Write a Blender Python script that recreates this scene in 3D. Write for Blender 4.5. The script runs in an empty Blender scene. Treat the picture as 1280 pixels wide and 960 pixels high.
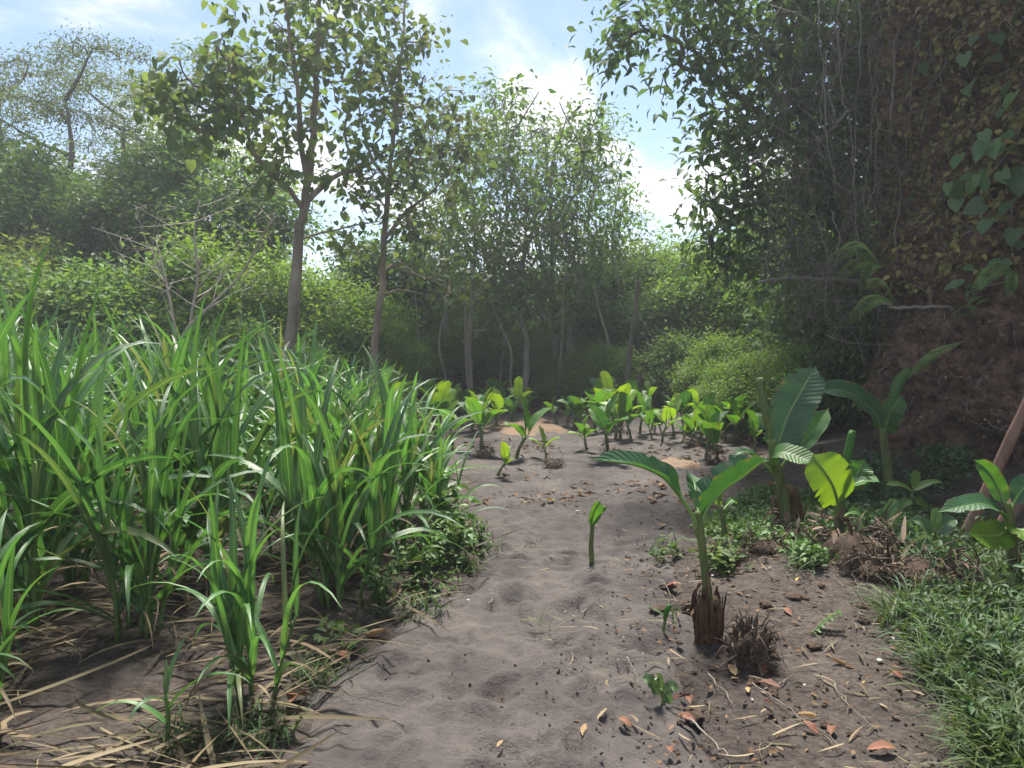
import bpy, math, random
import numpy as np
from math import radians as R, pi
rng = np.random.default_rng(11)
random.seed(11)
sc = bpy.context.scene
col = sc.collection

# ------------------------------------------------------------------ camera
F, PITCH, CAMZ = 960.0, R(3.0), 1.5
cam = bpy.data.cameras.new('camera'); cam.sensor_width = 36.0; cam.lens = 36.0 * F / 1280.0
cam.clip_end = 2000; cam.clip_start = 0.05
cam_o = bpy.data.objects.new('camera', cam); col.objects.link(cam_o)
cam_o.location = (0, 0, CAMZ); cam_o.rotation_euler = (pi / 2 - PITCH, 0, 0)
sc.camera = cam_o
cP, sP = math.cos(PITCH), math.sin(PITCH)

def W(px, py, d):
    """world point seen at photo pixel (px, py), d metres ahead"""
    u, t = (px - 640) / F, (480 - py) / F
    k = d / (cP + t * sP)
    return np.array([u * k, d, CAMZ + k * (t * cP - sP)])

def GP(px, py):
    u, t = (px - 640) / F, (480 - py) / F
    k = CAMZ / (sP - t * cP)
    return np.array([u * k, k * (cP + t * sP)])

# ------------------------------------------------------------------ noise
def _h(i, j, s):
    n = (i * 374761393 + j * 668265263 + s * 974711) & 0x7fffffff
    n = ((n ^ (n >> 13)) * 1274126177) & 0x7fffffff
    return ((n ^ (n >> 16)) & 0xffff) / 65535.0

def vn(x, y, s=0):
    x = np.asarray(x, float); y = np.asarray(y, float)
    i, j = np.floor(x).astype(np.int64), np.floor(y).astype(np.int64)
    fx, fy = x - i, y - j
    fx = fx * fx * (3 - 2 * fx); fy = fy * fy * (3 - 2 * fy)
    a, b, c, d = _h(i, j, s), _h(i + 1, j, s), _h(i, j + 1, s), _h(i + 1, j + 1, s)
    return (a + (b - a) * fx) * (1 - fy) + (c + (d - c) * fx) * fy

def fbm(x, y, s=0, o=4):
    r, a, t = 0, 1.0, 0
    for k in range(o):
        r = r + a * vn(x * 2 ** k, y * 2 ** k, s + k * 17); t += a; a *= .5
    return r / t * 2 - 1

def ss(x, a, b):
    t = np.clip((x - a) / (b - a), 0, 1)
    return t * t * (3 - 2 * t)

# ------------------------------------------------------------------ mesh builder
class Geo:
    def __init__(s): s.v = []; s.q = []; s.t = []; s.uv = []; s.n = 0
    def add(s, v, q=None, t=None, uv=None):
        v = np.asarray(v, float).reshape(-1, 3); s.v.append(v)
        if q is not None and len(q): s.q.append(np.asarray(q, np.int64).reshape(-1, 4) + s.n)
        if t is not None and len(t): s.t.append(np.asarray(t, np.int64).reshape(-1, 3) + s.n)
        s.uv.append(np.zeros((len(v), 2)) if uv is None else np.asarray(uv, float).reshape(-1, 2))
        s.n += len(v)
    def mesh(s, name, mat, smooth=True):
        me = bpy.data.meshes.new(name)
        v = np.concatenate(s.v); uv = np.concatenate(s.uv)
        q = np.concatenate(s.q) if s.q else np.zeros((0, 4), np.int64)
        t = np.concatenate(s.t) if s.t else np.zeros((0, 3), np.int64)
        loops = np.concatenate([q.ravel(), t.ravel()])
        starts = np.concatenate([np.arange(len(q)) * 4, len(q) * 4 + np.arange(len(t)) * 3])
        me.vertices.add(len(v)); me.vertices.foreach_set('co', v.astype(np.float32).ravel())
        me.loops.add(len(loops)); me.loops.foreach_set('vertex_index', loops.astype(np.int32))
        me.polygons.add(len(starts)); me.polygons.foreach_set('loop_start', starts.astype(np.int32))
        me.update(calc_edges=True)
        l = me.uv_layers.new(name='uv'); l.data.foreach_set('uv', uv[loops].astype(np.float32).ravel())
        me.polygons.foreach_set('use_smooth', np.full(len(starts), smooth))
        me.materials.append(mat); me.validate()
        return me

def nrm(a): return a / np.maximum(np.linalg.norm(a, axis=-1, keepdims=True), 1e-9)

def tube(g, pts, rad, k=6, lump=0.0, seed=0):
    pts = np.asarray(pts, float); n = len(pts); rad = np.broadcast_to(np.asarray(rad, float), (n,))
    T = nrm(np.gradient(pts, axis=0))
    u = np.cross(T[0], [0.31, 0.9, 0.2]); u /= np.linalg.norm(u) + 1e-9
    U = np.empty((n, 3))
    for i in range(n):
        u = u - T[i] * (u @ T[i]); u /= np.linalg.norm(u) + 1e-9; U[i] = u
    V = np.cross(T, U); a = np.arange(k) * 2 * pi / k
    rr = rad[:, None] * np.ones((n, k))
    if lump: rr = rr * (1 + lump * (np.random.default_rng(seed).random((n, k)) - .5) * 2)
    P = pts[:, None] + (U[:, None] * np.cos(a)[None, :, None] + V[:, None] * np.sin(a)[None, :, None]) * rr[..., None]
    i = np.arange(n - 1)[:, None] * k; j = np.arange(k)[None]; j2 = (j + 1) % k
    q = np.stack([i + j, i + j2, i + k + j2, i + k + j], -1).reshape(-1, 4)
    uv = np.stack([np.broadcast_to(j / k, (n, k)), np.broadcast_to(np.linspace(0, 1, n)[:, None], (n, k))], -1)
    v = np.concatenate([P.reshape(-1, 3), pts[:1], pts[-1:]]); m = n * k
    t = [[m, (x + 1) % k, x] for x in range(k)] + [[m + 1, (n - 1) * k + x, (n - 1) * k + (x + 1) % k] for x in range(k)]
    g.add(v, q, t, np.concatenate([uv.reshape(-1, 2), [[0, 0], [0, 1]]]))

def strip(g, pts, S, N, w, fold=0.2, nc=2, rip=None, seed=0, tear=0.):
    """ribbons: pts,S,N (M,n,3), w (M,n) half widths; nc cells across"""
    M, n = pts.shape[:2]
    c = np.linspace(-1, 1, nc + 1)
    fold = np.broadcast_to(np.asarray(fold, float), (M,))[:, None, None]
    ww = w[..., None]
    if tear:
        rt = np.random.default_rng(seed + 77); cut = 1 - .45 * rt.random((M, n, 2)) * (rt.random((M, n, 2)) < tear) - .05 * rt.random((M, n, 2))
        ww = ww * np.where(c < 0, cut[..., :1], cut[..., 1:])
    lat = ww * c * np.cos(fold)
    up = ww * np.abs(c) * np.sin(fold)
    if rip is not None:
        ph = np.random.default_rng(seed).random((M, 1, 1)) * 6
        s = np.linspace(0, 1, n)[None, :, None]
        up = up + ww * rip * np.abs(c) * (np.sin(s * 23 + ph + np.sign(c) * 1.3) + .6 * np.sin(s * 41 + ph * 2 - np.sign(c)))
    P = pts[:, :, None] + S[:, :, None] * lat[..., None] + N[:, :, None] * up[..., None]
    k = nc + 1
    b = (np.arange(M) * n * k)[:, None, None]; i = (np.arange(n - 1) * k)[None, :, None]; j = np.arange(nc)[None, None]
    o = b + i + j
    q = np.stack([o, o + 1, o + k + 1, o + k], -1).reshape(-1, 4)
    uv = np.stack([np.broadcast_to((c + 1) / 2, (M, n, k)), np.broadcast_to(np.linspace(0, 1, n)[None, :, None], (M, n, k))], -1)
    g.add(P.reshape(-1, 3), q, None, uv.reshape(-1, 2))

def blades(g, P, az, el, L, Wd, droop, twist=0., curl=0., ns=8, power=1.6, fold=.3, prof=None):
    P = np.asarray(P, float); M = len(P)
    A = lambda x: np.broadcast_to(np.asarray(x, float), (M,))[:, None]
    s = np.linspace(0, 1, ns + 1)[None]
    e = A(el) - A(droop) * s ** power; a = A(az) + A(curl) * s
    T = np.stack([np.cos(e) * np.cos(a), np.cos(e) * np.sin(a), np.sin(e)], -1)
    st = T * (A(L) / ns)[..., None]
    pts = P[:, None] + np.concatenate([np.zeros((M, 1, 3)), np.cumsum((st[:, 1:] + st[:, :-1]) / 2, 1)], 1)
    S = np.stack([-np.sin(a), np.cos(a), 0 * a], -1); N = np.cross(T, S)
    tw = A(twist) * s
    S2 = S * np.cos(tw)[..., None] + N * np.sin(tw)[..., None]; N2 = np.cross(T, S2)
    pr = (np.minimum(1, .45 + s * 4) * (1 - s ** 2.2) ** .8 + .01) if prof is None else prof(s)
    strip(g, pts, S2, N2, A(Wd) / 2 * pr, fold)

def bez(P, n):
    P = np.asarray(P, float); t = np.linspace(0, 1, n)
    # Catmull-Rom through control points
    m = len(P) - 1; x = t * m; i = np.minimum(x.astype(int), m - 1); f = (x - i)[:, None]
    E = np.concatenate([[2 * P[0] - P[1]], P, [2 * P[-1] - P[-2]]])
    p0, p1, p2, p3 = E[i], E[i + 1], E[i + 2], E[i + 3]
    return .5 * (2 * p1 + (p2 - p0) * f + (2 * p0 - 5 * p1 + 4 * p2 - p3) * f ** 2 + (3 * p1 - p0 - 3 * p2 + p3) * f ** 3)

TA = np.array([[0, 0, 0], [-.5, .4, .1], [0, .42, 0], [.5, .4, .1], [-.32, .76, .0], [0, .78, -.07], [.32, .76, .0], [0, 1, -.2]])
TAq = np.array([[1, 2, 5, 4], [2, 3, 6, 5]]); TAt = np.array([[0, 3, 2], [0, 2, 1], [4, 5, 7], [5, 6, 7]])
TB = np.array([[0, 0, 0], [-.5, .45, .08], [0, 1, -.1], [.5, .45, .08]]); TBt = np.array([[0, 2, 1], [0, 3, 2]])

_hx = [(0, .04), (.22, -.1), (.45, .02), (.5, .26), (.38, .56), (.18, .82), (0, 1)]
TH = np.array([[0, .34, 0]] + [[x, y, .12 * x - .12 * y * y] for x, y in _hx] + [[-x, y, .12 * x - .12 * y * y] for x, y in _hx[-2:0:-1]])
THt = np.array([[0, i, i % 12 + 1] for i in range(1, 13)])
def put_leaves(g, P, D, size, ratio=.5, big=False, seed=0, hint=None):
    r = np.random.default_rng(seed + 5); M = len(P)
    D = nrm(D)
    h = np.array([0, 0, 1.0]) + r.normal(0, .45, (M, 3)) if hint is None else hint
    S = nrm(np.cross(D, h)); N = np.cross(S, D)
    tm, q, t = (TH, None, THt) if big == 'heart' else (TA, TAq, TAt) if big else (TB, None, TBt)
    sz = np.broadcast_to(size, (M,))[:, None, None]
    tt = tm[None] * np.array([ratio, 1, 1]) * sz
    v = P[:, None] + S[:, None] * tt[..., :1] + D[:, None] * tt[..., 1:2] + N[:, None] * tt[..., 2:]
    k = len(tm); b = (np.arange(M) * k)[:, None, None]
    g.add(v, None if q is None else (q[None] + b), t[None] + b, np.broadcast_to(tm[None, :, :2] + [.5, 0], (M, k, 2)))

def leafcloud(g, C, nper, rc, size, ratio=.5, droop=.5, big=False, seed=0, center=None, flat=1.0):
    r = np.random.default_rng(seed); C = np.asarray(C)
    idx = np.repeat(np.arange(len(C)), nper); M = len(idx)
    off = r.normal(0, 1, (M, 3)) * rc * np.array([1, 1, flat])
    P = C[idx] + off
    D = r.normal(0, 1, (M, 3)) * [1, 1, .6] + off / (rc + 1e-6) * .5 + [0, 0, -droop]
    put_leaves(g, P, D, size * (.4 + 1.05 * r.random(M) ** 1.3), ratio, big, seed)

# ------------------------------------------------------------------ materials
def newmat(name):
    m = bpy.data.materials.new(name); m.use_nodes = True
    nt = m.node_tree; nt.nodes.clear()
    return m, nt, nt.nodes.new('ShaderNodeOutputMaterial')
def nd(nt, typ, **kw):
    n = nt.nodes.new(typ)
    for k, v in kw.items():
        if k in n.inputs: n.inputs[k].default_value = v
        else: setattr(n, k, v)
    return n
def ramp(nt, fac, stops):
    n = nt.nodes.new('ShaderNodeValToRGB'); e = n.color_ramp.elements
    while len(e) < len(stops): e.new(.5)
    for x, (p, c) in zip(e, stops): x.position = p; x.color = (*c, 1)
    nt.links.new(fac, n.inputs[0]); return n.outputs[0]

def leaf_mat(name, cols, rough=.5, trans=.3, tcol=(1.25, 1.2, .6), spec=.35, veins=0, tone=.55):
    m, nt, out = newmat(name); L = nt.links.new
    geo = nd(nt, 'ShaderNodeNewGeometry'); oi = nd(nt, 'ShaderNodeObjectInfo')
    c = ramp(nt, geo.outputs['Random Per Island'], [(i / max(1, len(cols) - 1), k) for i, k in enumerate(cols)])
    hv = nd(nt, 'ShaderNodeHueSaturation')
    mr = nd(nt, 'ShaderNodeMapRange'); mr.inputs[3].default_value = 1 - tone / 2; mr.inputs[4].default_value = 1 + tone / 2
    L(oi.outputs['Random'], mr.inputs[0]); L(mr.outputs[0], hv.inputs['Value'])
    tc = nd(nt, 'ShaderNodeTexCoord')
    no = nd(nt, 'ShaderNodeTexNoise', Scale=1.3, Detail=2.0); L(tc.outputs['Object'], no.inputs['Vector'])
    mh = nd(nt, 'ShaderNodeMapRange'); mh.inputs[1].default_value = .3; mh.inputs[2].default_value = .7
    mh.inputs[3].default_value = .485; mh.inputs[4].default_value = .515; L(no.outputs[0], mh.inputs[0]); L(mh.outputs[0], hv.inputs['Hue'])
    L(c, hv.inputs['Color']); c = hv.outputs[0]
    p = nd(nt, 'ShaderNodeBsdfPrincipled', Roughness=rough); p.inputs['Specular IOR Level'].default_value = spec
    if veins:
        sx = nd(nt, 'ShaderNodeSeparateXYZ'); L(tc.outputs['UV'], sx.inputs[0])
        ab = nd(nt, 'ShaderNodeMath', operation='SUBTRACT'); L(sx.outputs[0], ab.inputs[0]); ab.inputs[1].default_value = .5
        ab2 = nd(nt, 'ShaderNodeMath', operation='ABSOLUTE'); L(ab.outputs[0], ab2.inputs[0])
        if veins == 1:      # banana: close parallel side veins running out from the rib
            mu = nd(nt, 'ShaderNodeMath', operation='MULTIPLY_ADD'); L(sx.outputs[1], mu.inputs[0]); mu.inputs[1].default_value = 150
            m2 = nd(nt, 'ShaderNodeMath', operation='MULTIPLY'); L(ab2.outputs[0], m2.inputs[0]); m2.inputs[1].default_value = -26
            L(m2.outputs[0], mu.inputs[2])
        else:               # grass: ribs along the blade
            mu = nd(nt, 'ShaderNodeMath', operation='MULTIPLY'); L(sx.outputs[0], mu.inputs[0]); mu.inputs[1].default_value = 55
        sn = nd(nt, 'ShaderNodeMath', operation='SINE'); L(mu.outputs[0], sn.inputs[0])
        bp = nd(nt, 'ShaderNodeBump', Strength=.25, Distance=.004); L(sn.outputs[0], bp.inputs['Height']); L(bp.outputs[0], p.inputs['Normal'])
        rb = ramp(nt, ab2.outputs[0], [(0.0, (1, 1, 1)), (.03 if veins == 1 else .045, (0, 0, 0))])
        mx = nd(nt, 'ShaderNodeMix', data_type='RGBA'); L(rb, mx.inputs[0]); L(c, mx.inputs[6]); mx.inputs[7].default_value = (.30, .40, .16, 1)
        c = mx.outputs[2]
    if veins == 1:          # browned edges and blotches
        n2 = nd(nt, 'ShaderNodeTexNoise', Scale=19., Detail=5.0, Roughness=.7); L(tc.outputs['Object'], n2.inputs['Vector'])
        ed = nd(nt, 'ShaderNodeMath', operation='MULTIPLY_ADD'); L(ab2.outputs[0], ed.inputs[0]); ed.inputs[1].default_value = .55; L(n2.outputs[0], ed.inputs[2])
        br = ramp(nt, ed.outputs[0], [(.0, (0, 0, 0)), (.80, (0, 0, 0)), (.86, (.9, .9, .9))])
        m4 = nd(nt, 'ShaderNodeMix', data_type='RGBA'); L(br, m4.inputs[0]); L(c, m4.inputs[6]); m4.inputs[7].default_value = (.17, .115, .045, 1); c = m4.outputs[2]
        n3 = nd(nt, 'ShaderNodeTexNoise', Scale=6., Detail=3.0); L(tc.outputs['Object'], n3.inputs['Vector'])
        c5 = ramp(nt, n3.outputs[0], [(.3, (.78, .85, .8)), (.7, (1.2, 1.12, 1.0))])
        m5 = nd(nt, 'ShaderNodeMix', data_type='RGBA', blend_type='MULTIPLY'); m5.inputs[0].default_value = 1; L(c, m5.inputs[6]); L(c5, m5.inputs[7]); c = m5.outputs[2]
    L(c, p.inputs['Base Color'])
    tr = nd(nt, 'ShaderNodeBsdfTranslucent')
    mt = nd(nt, 'ShaderNodeMix', data_type='RGBA', blend_type='MULTIPLY'); mt.inputs[0].default_value = 1
    L(c, mt.inputs[6]); mt.inputs[7].default_value = (*tcol, 1); L(mt.outputs[2], tr.inputs['Color'])
    ms = nd(nt, 'ShaderNodeMixShader'); ms.inputs[0].default_value = trans
    L(p.outputs[0], ms.inputs[1]); L(tr.outputs[0], ms.inputs[2]); L(ms.outputs[0], out.inputs[0])
    return m

def rough_mat(name, stops, scale=4., stretch=(1, 1, 1), bump=.5, dist=.02, rough=.9, fine=40., island=0.0):
    m, nt, out = newmat(name); L = nt.links.new
    tc = nd(nt, 'ShaderNodeTexCoord'); mp = nd(nt, 'ShaderNodeMapping'); mp.inputs['Scale'].default_value = stretch
    L(tc.outputs['Object'], mp.inputs[0])
    a = nd(nt, 'ShaderNodeTexNoise', Scale=scale, Detail=6.0, Roughness=.62); b = nd(nt, 'ShaderNodeTexNoise', Scale=fine, Detail=4.0, Roughness=.7)
    L(mp.outputs[0], a.inputs['Vector']); L(mp.outputs[0], b.inputs['Vector'])
    mx = nd(nt, 'ShaderNodeMath', operation='MULTIPLY_ADD'); L(b.outputs[0], mx.inputs[0]); mx.inputs[1].default_value = .45
    sb = nd(nt, 'ShaderNodeMath', operation='SUBTRACT'); L(a.outputs[0], sb.inputs[0]); sb.inputs[1].default_value = .22; L(sb.outputs[0], mx.inputs[2])
    fac = mx.outputs[0]
    if island:
        geo = nd(nt, 'ShaderNodeNewGeometry')
        m3 = nd(nt, 'ShaderNodeMix'); m3.inputs[0].default_value = island; L(fac, m3.inputs[2]); L(geo.outputs['Random Per Island'], m3.inputs[3]); fac = m3.outputs[0]
    c = ramp(nt, fac, stops)
    p = nd(nt, 'ShaderNodeBsdfPrincipled', Roughness=rough); p.inputs['Specular IOR Level'].default_value = .2
    bp = nd(nt, 'ShaderNodeBump', Strength=bump, Distance=dist); L(mx.outputs[0], bp.inputs['Height'])
    L(c, p.inputs['Base Color']); L(bp.outputs[0], p.inputs['Normal']); L(p.outputs[0], out.inputs[0])
    return m

M = {}
M['grass'] = leaf_mat('napier_blade', [(0.186, 0.205, 0.084), (0.044, 0.114, 0.041), (0.065, 0.165, 0.049), (0.099, 0.216, 0.069), (0.068, 0.176, 0.063)], rough=.4, trans=.34, tcol=(1.2, 1.35, .55), spec=.55, veins=2, tone=.35)
M['cane'] = leaf_mat('napier_stalk', [(0.072, 0.156, 0.036), (0.108, 0.192, 0.048), (0.132, 0.18, 0.06)], rough=.5, trans=.12, spec=.3)
M['shortgrass'] = leaf_mat('short_grass', [(.02, .052, .017), (.032, .078, .023), (.06, .11, .03), (.08, .10, .035)], rough=.5, trans=.3, veins=2)
M['straw'] = leaf_mat('dry_straw', [(0.072, 0.05, 0.029), (0.144, 0.108, 0.061), (0.238, 0.187, 0.115), (0.101, 0.083, 0.043), (0.05, 0.036, 0.022)], rough=.7, trans=.12, tcol=(1, .9, .7), spec=.2)
M['banana'] = leaf_mat('banana_blade', [(.07, .17, .04), (.045, .14, .035), (.06, .17, .035), (.085, .20, .04)], rough=.5, trans=.42, tcol=(1.7, 1.5, .35), spec=.4, veins=1, tone=.2)
M['banana_dark'] = leaf_mat('banana_blade_dark', [(.028, .095, .038), (.035, .11, .045)], rough=.5, trans=.3, tcol=(1.5, 1.5, .4), spec=.55, veins=1, tone=.1)
M['banana_pale'] = leaf_mat('banana_blade_pale', [(0.11, 0.25, 0.037), (0.143, 0.27, 0.037)], rough=.45, trans=.45, tcol=(1.5, 1.3, .3), spec=.35, veins=1, tone=.2)
M['rib'] = leaf_mat('banana_rib', [(.15, .25, .07), (.18, .27, .08)], rough=.45, trans=.1)
M['pseudo'] = rough_mat('banana_stem', [(.25, (.06, .05, .025)), (.42, (.085, .11, .035)), (.6, (.12, .16, .05)), (.85, (.18, .16, .08))], scale=3, stretch=(6, 6, 1), bump=.3, dist=.006, rough=.55)
M['sheath'] = rough_mat('dry_sheath', [(.2, (.025, .014, .009)), (.45, (.075, .038, .022)), (.7, (.15, .08, .042)), (.95, (.24, .16, .09))], scale=3, stretch=(7, 7, .8), bump=.6, dist=.01, rough=.75, island=.45)
M['corm'] = rough_mat('corm_fibre', [(0.2, (0.02, 0.014, 0.01)), (0.5, (0.06, 0.04, 0.028)), (0.8, (0.12, 0.088, 0.064))], scale=7, bump=.9, dist=.03, rough=.95, island=.3)
M['root'] = rough_mat('root_bark', [(.2, (.10, .085, .07)), (.5, (.22, .19, .16)), (.8, (.36, .32, .28))], scale=9, stretch=(1, 1, .3), bump=.4, dist=.01, island=.5)
M['bark'] = rough_mat('smooth_bark', [(0.2, (0.1, 0.076, 0.061)), (0.5, (0.241, 0.192, 0.145)), (0.8, (0.398, 0.338, 0.261))], scale=2.2, stretch=(2.5, 2.5, 1), bump=.5, dist=.02)
M['bark_pale'] = rough_mat('pale_bark', [(0.2, (0.128, 0.109, 0.083)), (0.5, (0.23, 0.21, 0.166)), (0.8, (0.319, 0.293, 0.242))], scale=2.6, stretch=(2.5, 2.5, 1), bump=.4, dist=.015)
M['bark_bare'] = rough_mat('bare_bark', [(.2, (.22, .19, .15)), (.5, (.38, .34, .28)), (.8, (.5, .46, .39))], scale=2.6, stretch=(2.5, 2.5, 1), bump=.4, dist=.015)
M['bark_dark'] = rough_mat('dark_bark', [(0.2, (0.052, 0.046, 0.039)), (0.5, (0.117, 0.104, 0.085)), (0.8, (0.221, 0.195, 0.156))], scale=2.5, stretch=(2.5, 2.5, 1), bump=.6, dist=.02)
M['teak'] = leaf_mat('broad_leaf', [(0.078, 0.128, 0.067), (0.101, 0.165, 0.067), (0.133, 0.188, 0.086), (0.156, 0.195, 0.096)], rough=.66, trans=.45, tcol=(1.4, 1.35, .5))
M['slim'] = leaf_mat('woodland_leaf', [(0.064, 0.125, 0.048), (0.086, 0.168, 0.048), (0.122, 0.211, 0.065), (0.101, 0.155, 0.065)], rough=.66, trans=.45, tcol=(1.4, 1.35, .5))
M['round'] = leaf_mat('lush_leaf', [(0.057, 0.117, 0.034), (0.086, 0.165, 0.041), (0.129, 0.207, 0.055)], rough=.66, trans=.42)
M['feather'] = leaf_mat('feather_leaf', [(0.074, 0.122, 0.057), (0.106, 0.159, 0.073), (0.134, 0.172, 0.081)], rough=.55, trans=.42)
M['bush_light'] = leaf_mat('bush_light', [(0.092, 0.184, 0.04), (0.127, 0.23, 0.04), (0.161, 0.265, 0.057)], rough=.66, trans=.38, tcol=(1.4, 1.3, .5))
M['bush_yellow'] = leaf_mat('bush_yellow', [(.11, .16, .03), (.16, .22, .035), (.20, .22, .05)], rough=.66, trans=.38)
M['bush_dark'] = leaf_mat('bush_dark', [(0.052, 0.113, 0.038), (0.078, 0.157, 0.049), (0.104, 0.192, 0.061)], rough=.66, trans=.42)
M['canopy'] = leaf_mat('canopy_leaf', [(0.067, 0.124, 0.057), (0.086, 0.152, 0.067), (0.113, 0.189, 0.076)], rough=.66, trans=.42)
M['herb'] = leaf_mat('herb', [(0.054, 0.126, 0.027), (0.081, 0.171, 0.036), (0.108, 0.189, 0.045)], rough=.55, trans=.3)
M['weed_dark'] = leaf_mat('weed_dark', [(.03, .075, .025), (.042, .10, .032), (.055, .12, .04)], rough=.6, trans=.25)
M['creeper'] = leaf_mat('creeper_leaf', [(.06, .12, .045), (.08, .15, .05), (.10, .17, .05)], rough=.4, trans=.3, spec=.45)
M['broad'] = leaf_mat('broad_undergrowth', [(.05, .11, .055), (.06, .13, .06)], rough=.35, trans=.2, spec=.5, veins=1)
M['moss'] = leaf_mat('cliff_moss', [(0.106, 0.089, 0.043), (0.213, 0.181, 0.064), (0.34, 0.297, 0.106), (0.149, 0.095, 0.054), (0.255, 0.255, 0.085)], rough=.8, trans=.15, spec=.1)
M['litter'] = leaf_mat('litter', [(0.082, 0.048, 0.027), (0.15, 0.088, 0.051), (0.204, 0.136, 0.082), (0.109, 0.061, 0.034), (0.068, 0.051, 0.034)], rough=.8, trans=.1, tcol=(1, .85, .6), spec=.15)
M['fallen'] = leaf_mat('fallen_leaf', [(0.111, 0.065, 0.039), (0.135, 0.052, 0.026), (0.176, 0.078, 0.041), (0.156, 0.068, 0.037)], rough=.65, trans=.1, tcol=(1, .85, .6), spec=.25, tone=.5)
M['fallen_pale'] = leaf_mat('fallen_leaf_pale', [(0.304, 0.208, 0.112), (0.336, 0.232, 0.128)], rough=.7, trans=.1, tcol=(1, .85, .6), spec=.25)
M['fallen_yellow'] = leaf_mat('fallen_leaf_yellow', [(0.413, 0.27, 0.038), (0.413, 0.285, 0.045)], rough=.6, trans=.15, tcol=(1, .85, .6))
M['crumb'] = leaf_mat('earth_crumb', [(0.045, 0.031, 0.02), (0.18, 0.11, 0.068), (0.306, 0.202, 0.131), (0.099, 0.062, 0.041), (0.234, 0.15, 0.094)], rough=.95, trans=.0, spec=.1)
M['fibre'] = rough_mat('root_fibre', [(.2, (.035, .025, .018)), (.5, (.10, .07, .048)), (.8, (.20, .15, .11))], scale=9, stretch=(1, 1, .3), bump=.4, dist=.01, island=.55)
M['grit'] = leaf_mat('soil_grit', [(.03, .025, .022), (.07, .058, .052), (.11, .095, .085), (.05, .04, .034)], rough=.95, trans=0., spec=.1)
M['vine'] = rough_mat('vine_bark', [(0.2, (0.075, 0.065, 0.055)), (0.5, (0.165, 0.143, 0.12)), (0.8, (0.285, 0.255, 0.217))], scale=9, stretch=(1, 1, .3), bump=.4, dist=.01, island=.4)
M['fern'] = leaf_mat('fern', [(0.135, 0.23, 0.054), (0.176, 0.27, 0.068)], rough=.5, trans=.35)
M['pole'] = rough_mat('pole_wood', [(.2, (.13, .07, .05)), (.5, (.24, .14, .105)), (.8, (.36, .25, .19))], scale=3, stretch=(6, 6, .7), bump=.3, dist=.006, rough=.7)
M['white'] = rough_mat('shell_bits', [(0.2, (0.338, 0.323, 0.3)), (0.8, (0.525, 0.51, 0.48))], scale=9, bump=.2)
M['clay'] = rough_mat('orange_clay', [(.25, (.11, .09, .075)), (.5, (.17, .115, .075)), (.8, (.22, .145, .085))], scale=3, bump=.5, dist=.03, fine=30)

def ground_mat():
    m, nt, out = newmat('soil'); L = nt.links.new
    tc = nd(nt, 'ShaderNodeTexCoord')
    a = nd(nt, 'ShaderNodeTexNoise', Scale=.9, Detail=7.0, Roughness=.65); b = nd(nt, 'ShaderNodeTexNoise', Scale=22., Detail=6.0, Roughness=.75)
    v = nd(nt, 'ShaderNodeTexVoronoi', Scale=34.)
    for n in (a, b, v): L(tc.outputs['Object'], n.inputs['Vector'])
    c1 = ramp(nt, a.outputs[0], [(.3, (.045, .037, .033)), (.5, (.08, .067, .060)), (.7, (.115, .097, .086))])
    c2 = ramp(nt, b.outputs[0], [(.3, (.35, .33, .32)), (.55, (.95, .93, .9)), (.75, (1.5, 1.4, 1.25))])
    mx = nd(nt, 'ShaderNodeMix', data_type='RGBA', blend_type='MULTIPLY'); mx.inputs[0].default_value = 1
    L(c1, mx.inputs[6]); L(c2, mx.inputs[7])
    p = nd(nt, 'ShaderNodeBsdfPrincipled', Roughness=.95); p.inputs['Specular IOR Level'].default_value = .15
    ad = nd(nt, 'ShaderNodeMath', operation='MULTIPLY_ADD'); L(v.outputs[0], ad.inputs[0]); ad.inputs[1].default_value = -.3; L(b.outputs[0], ad.inputs[2])
    bp = nd(nt, 'ShaderNodeBump', Strength=.9, Distance=.03); L(ad.outputs[0], bp.inputs['Height'])
    L(mx.outputs[2], p.inputs['Base Color']); L(bp.outputs[0], p.inputs['Normal']); L(p.outputs[0], out.inputs[0])
    return m
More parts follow.
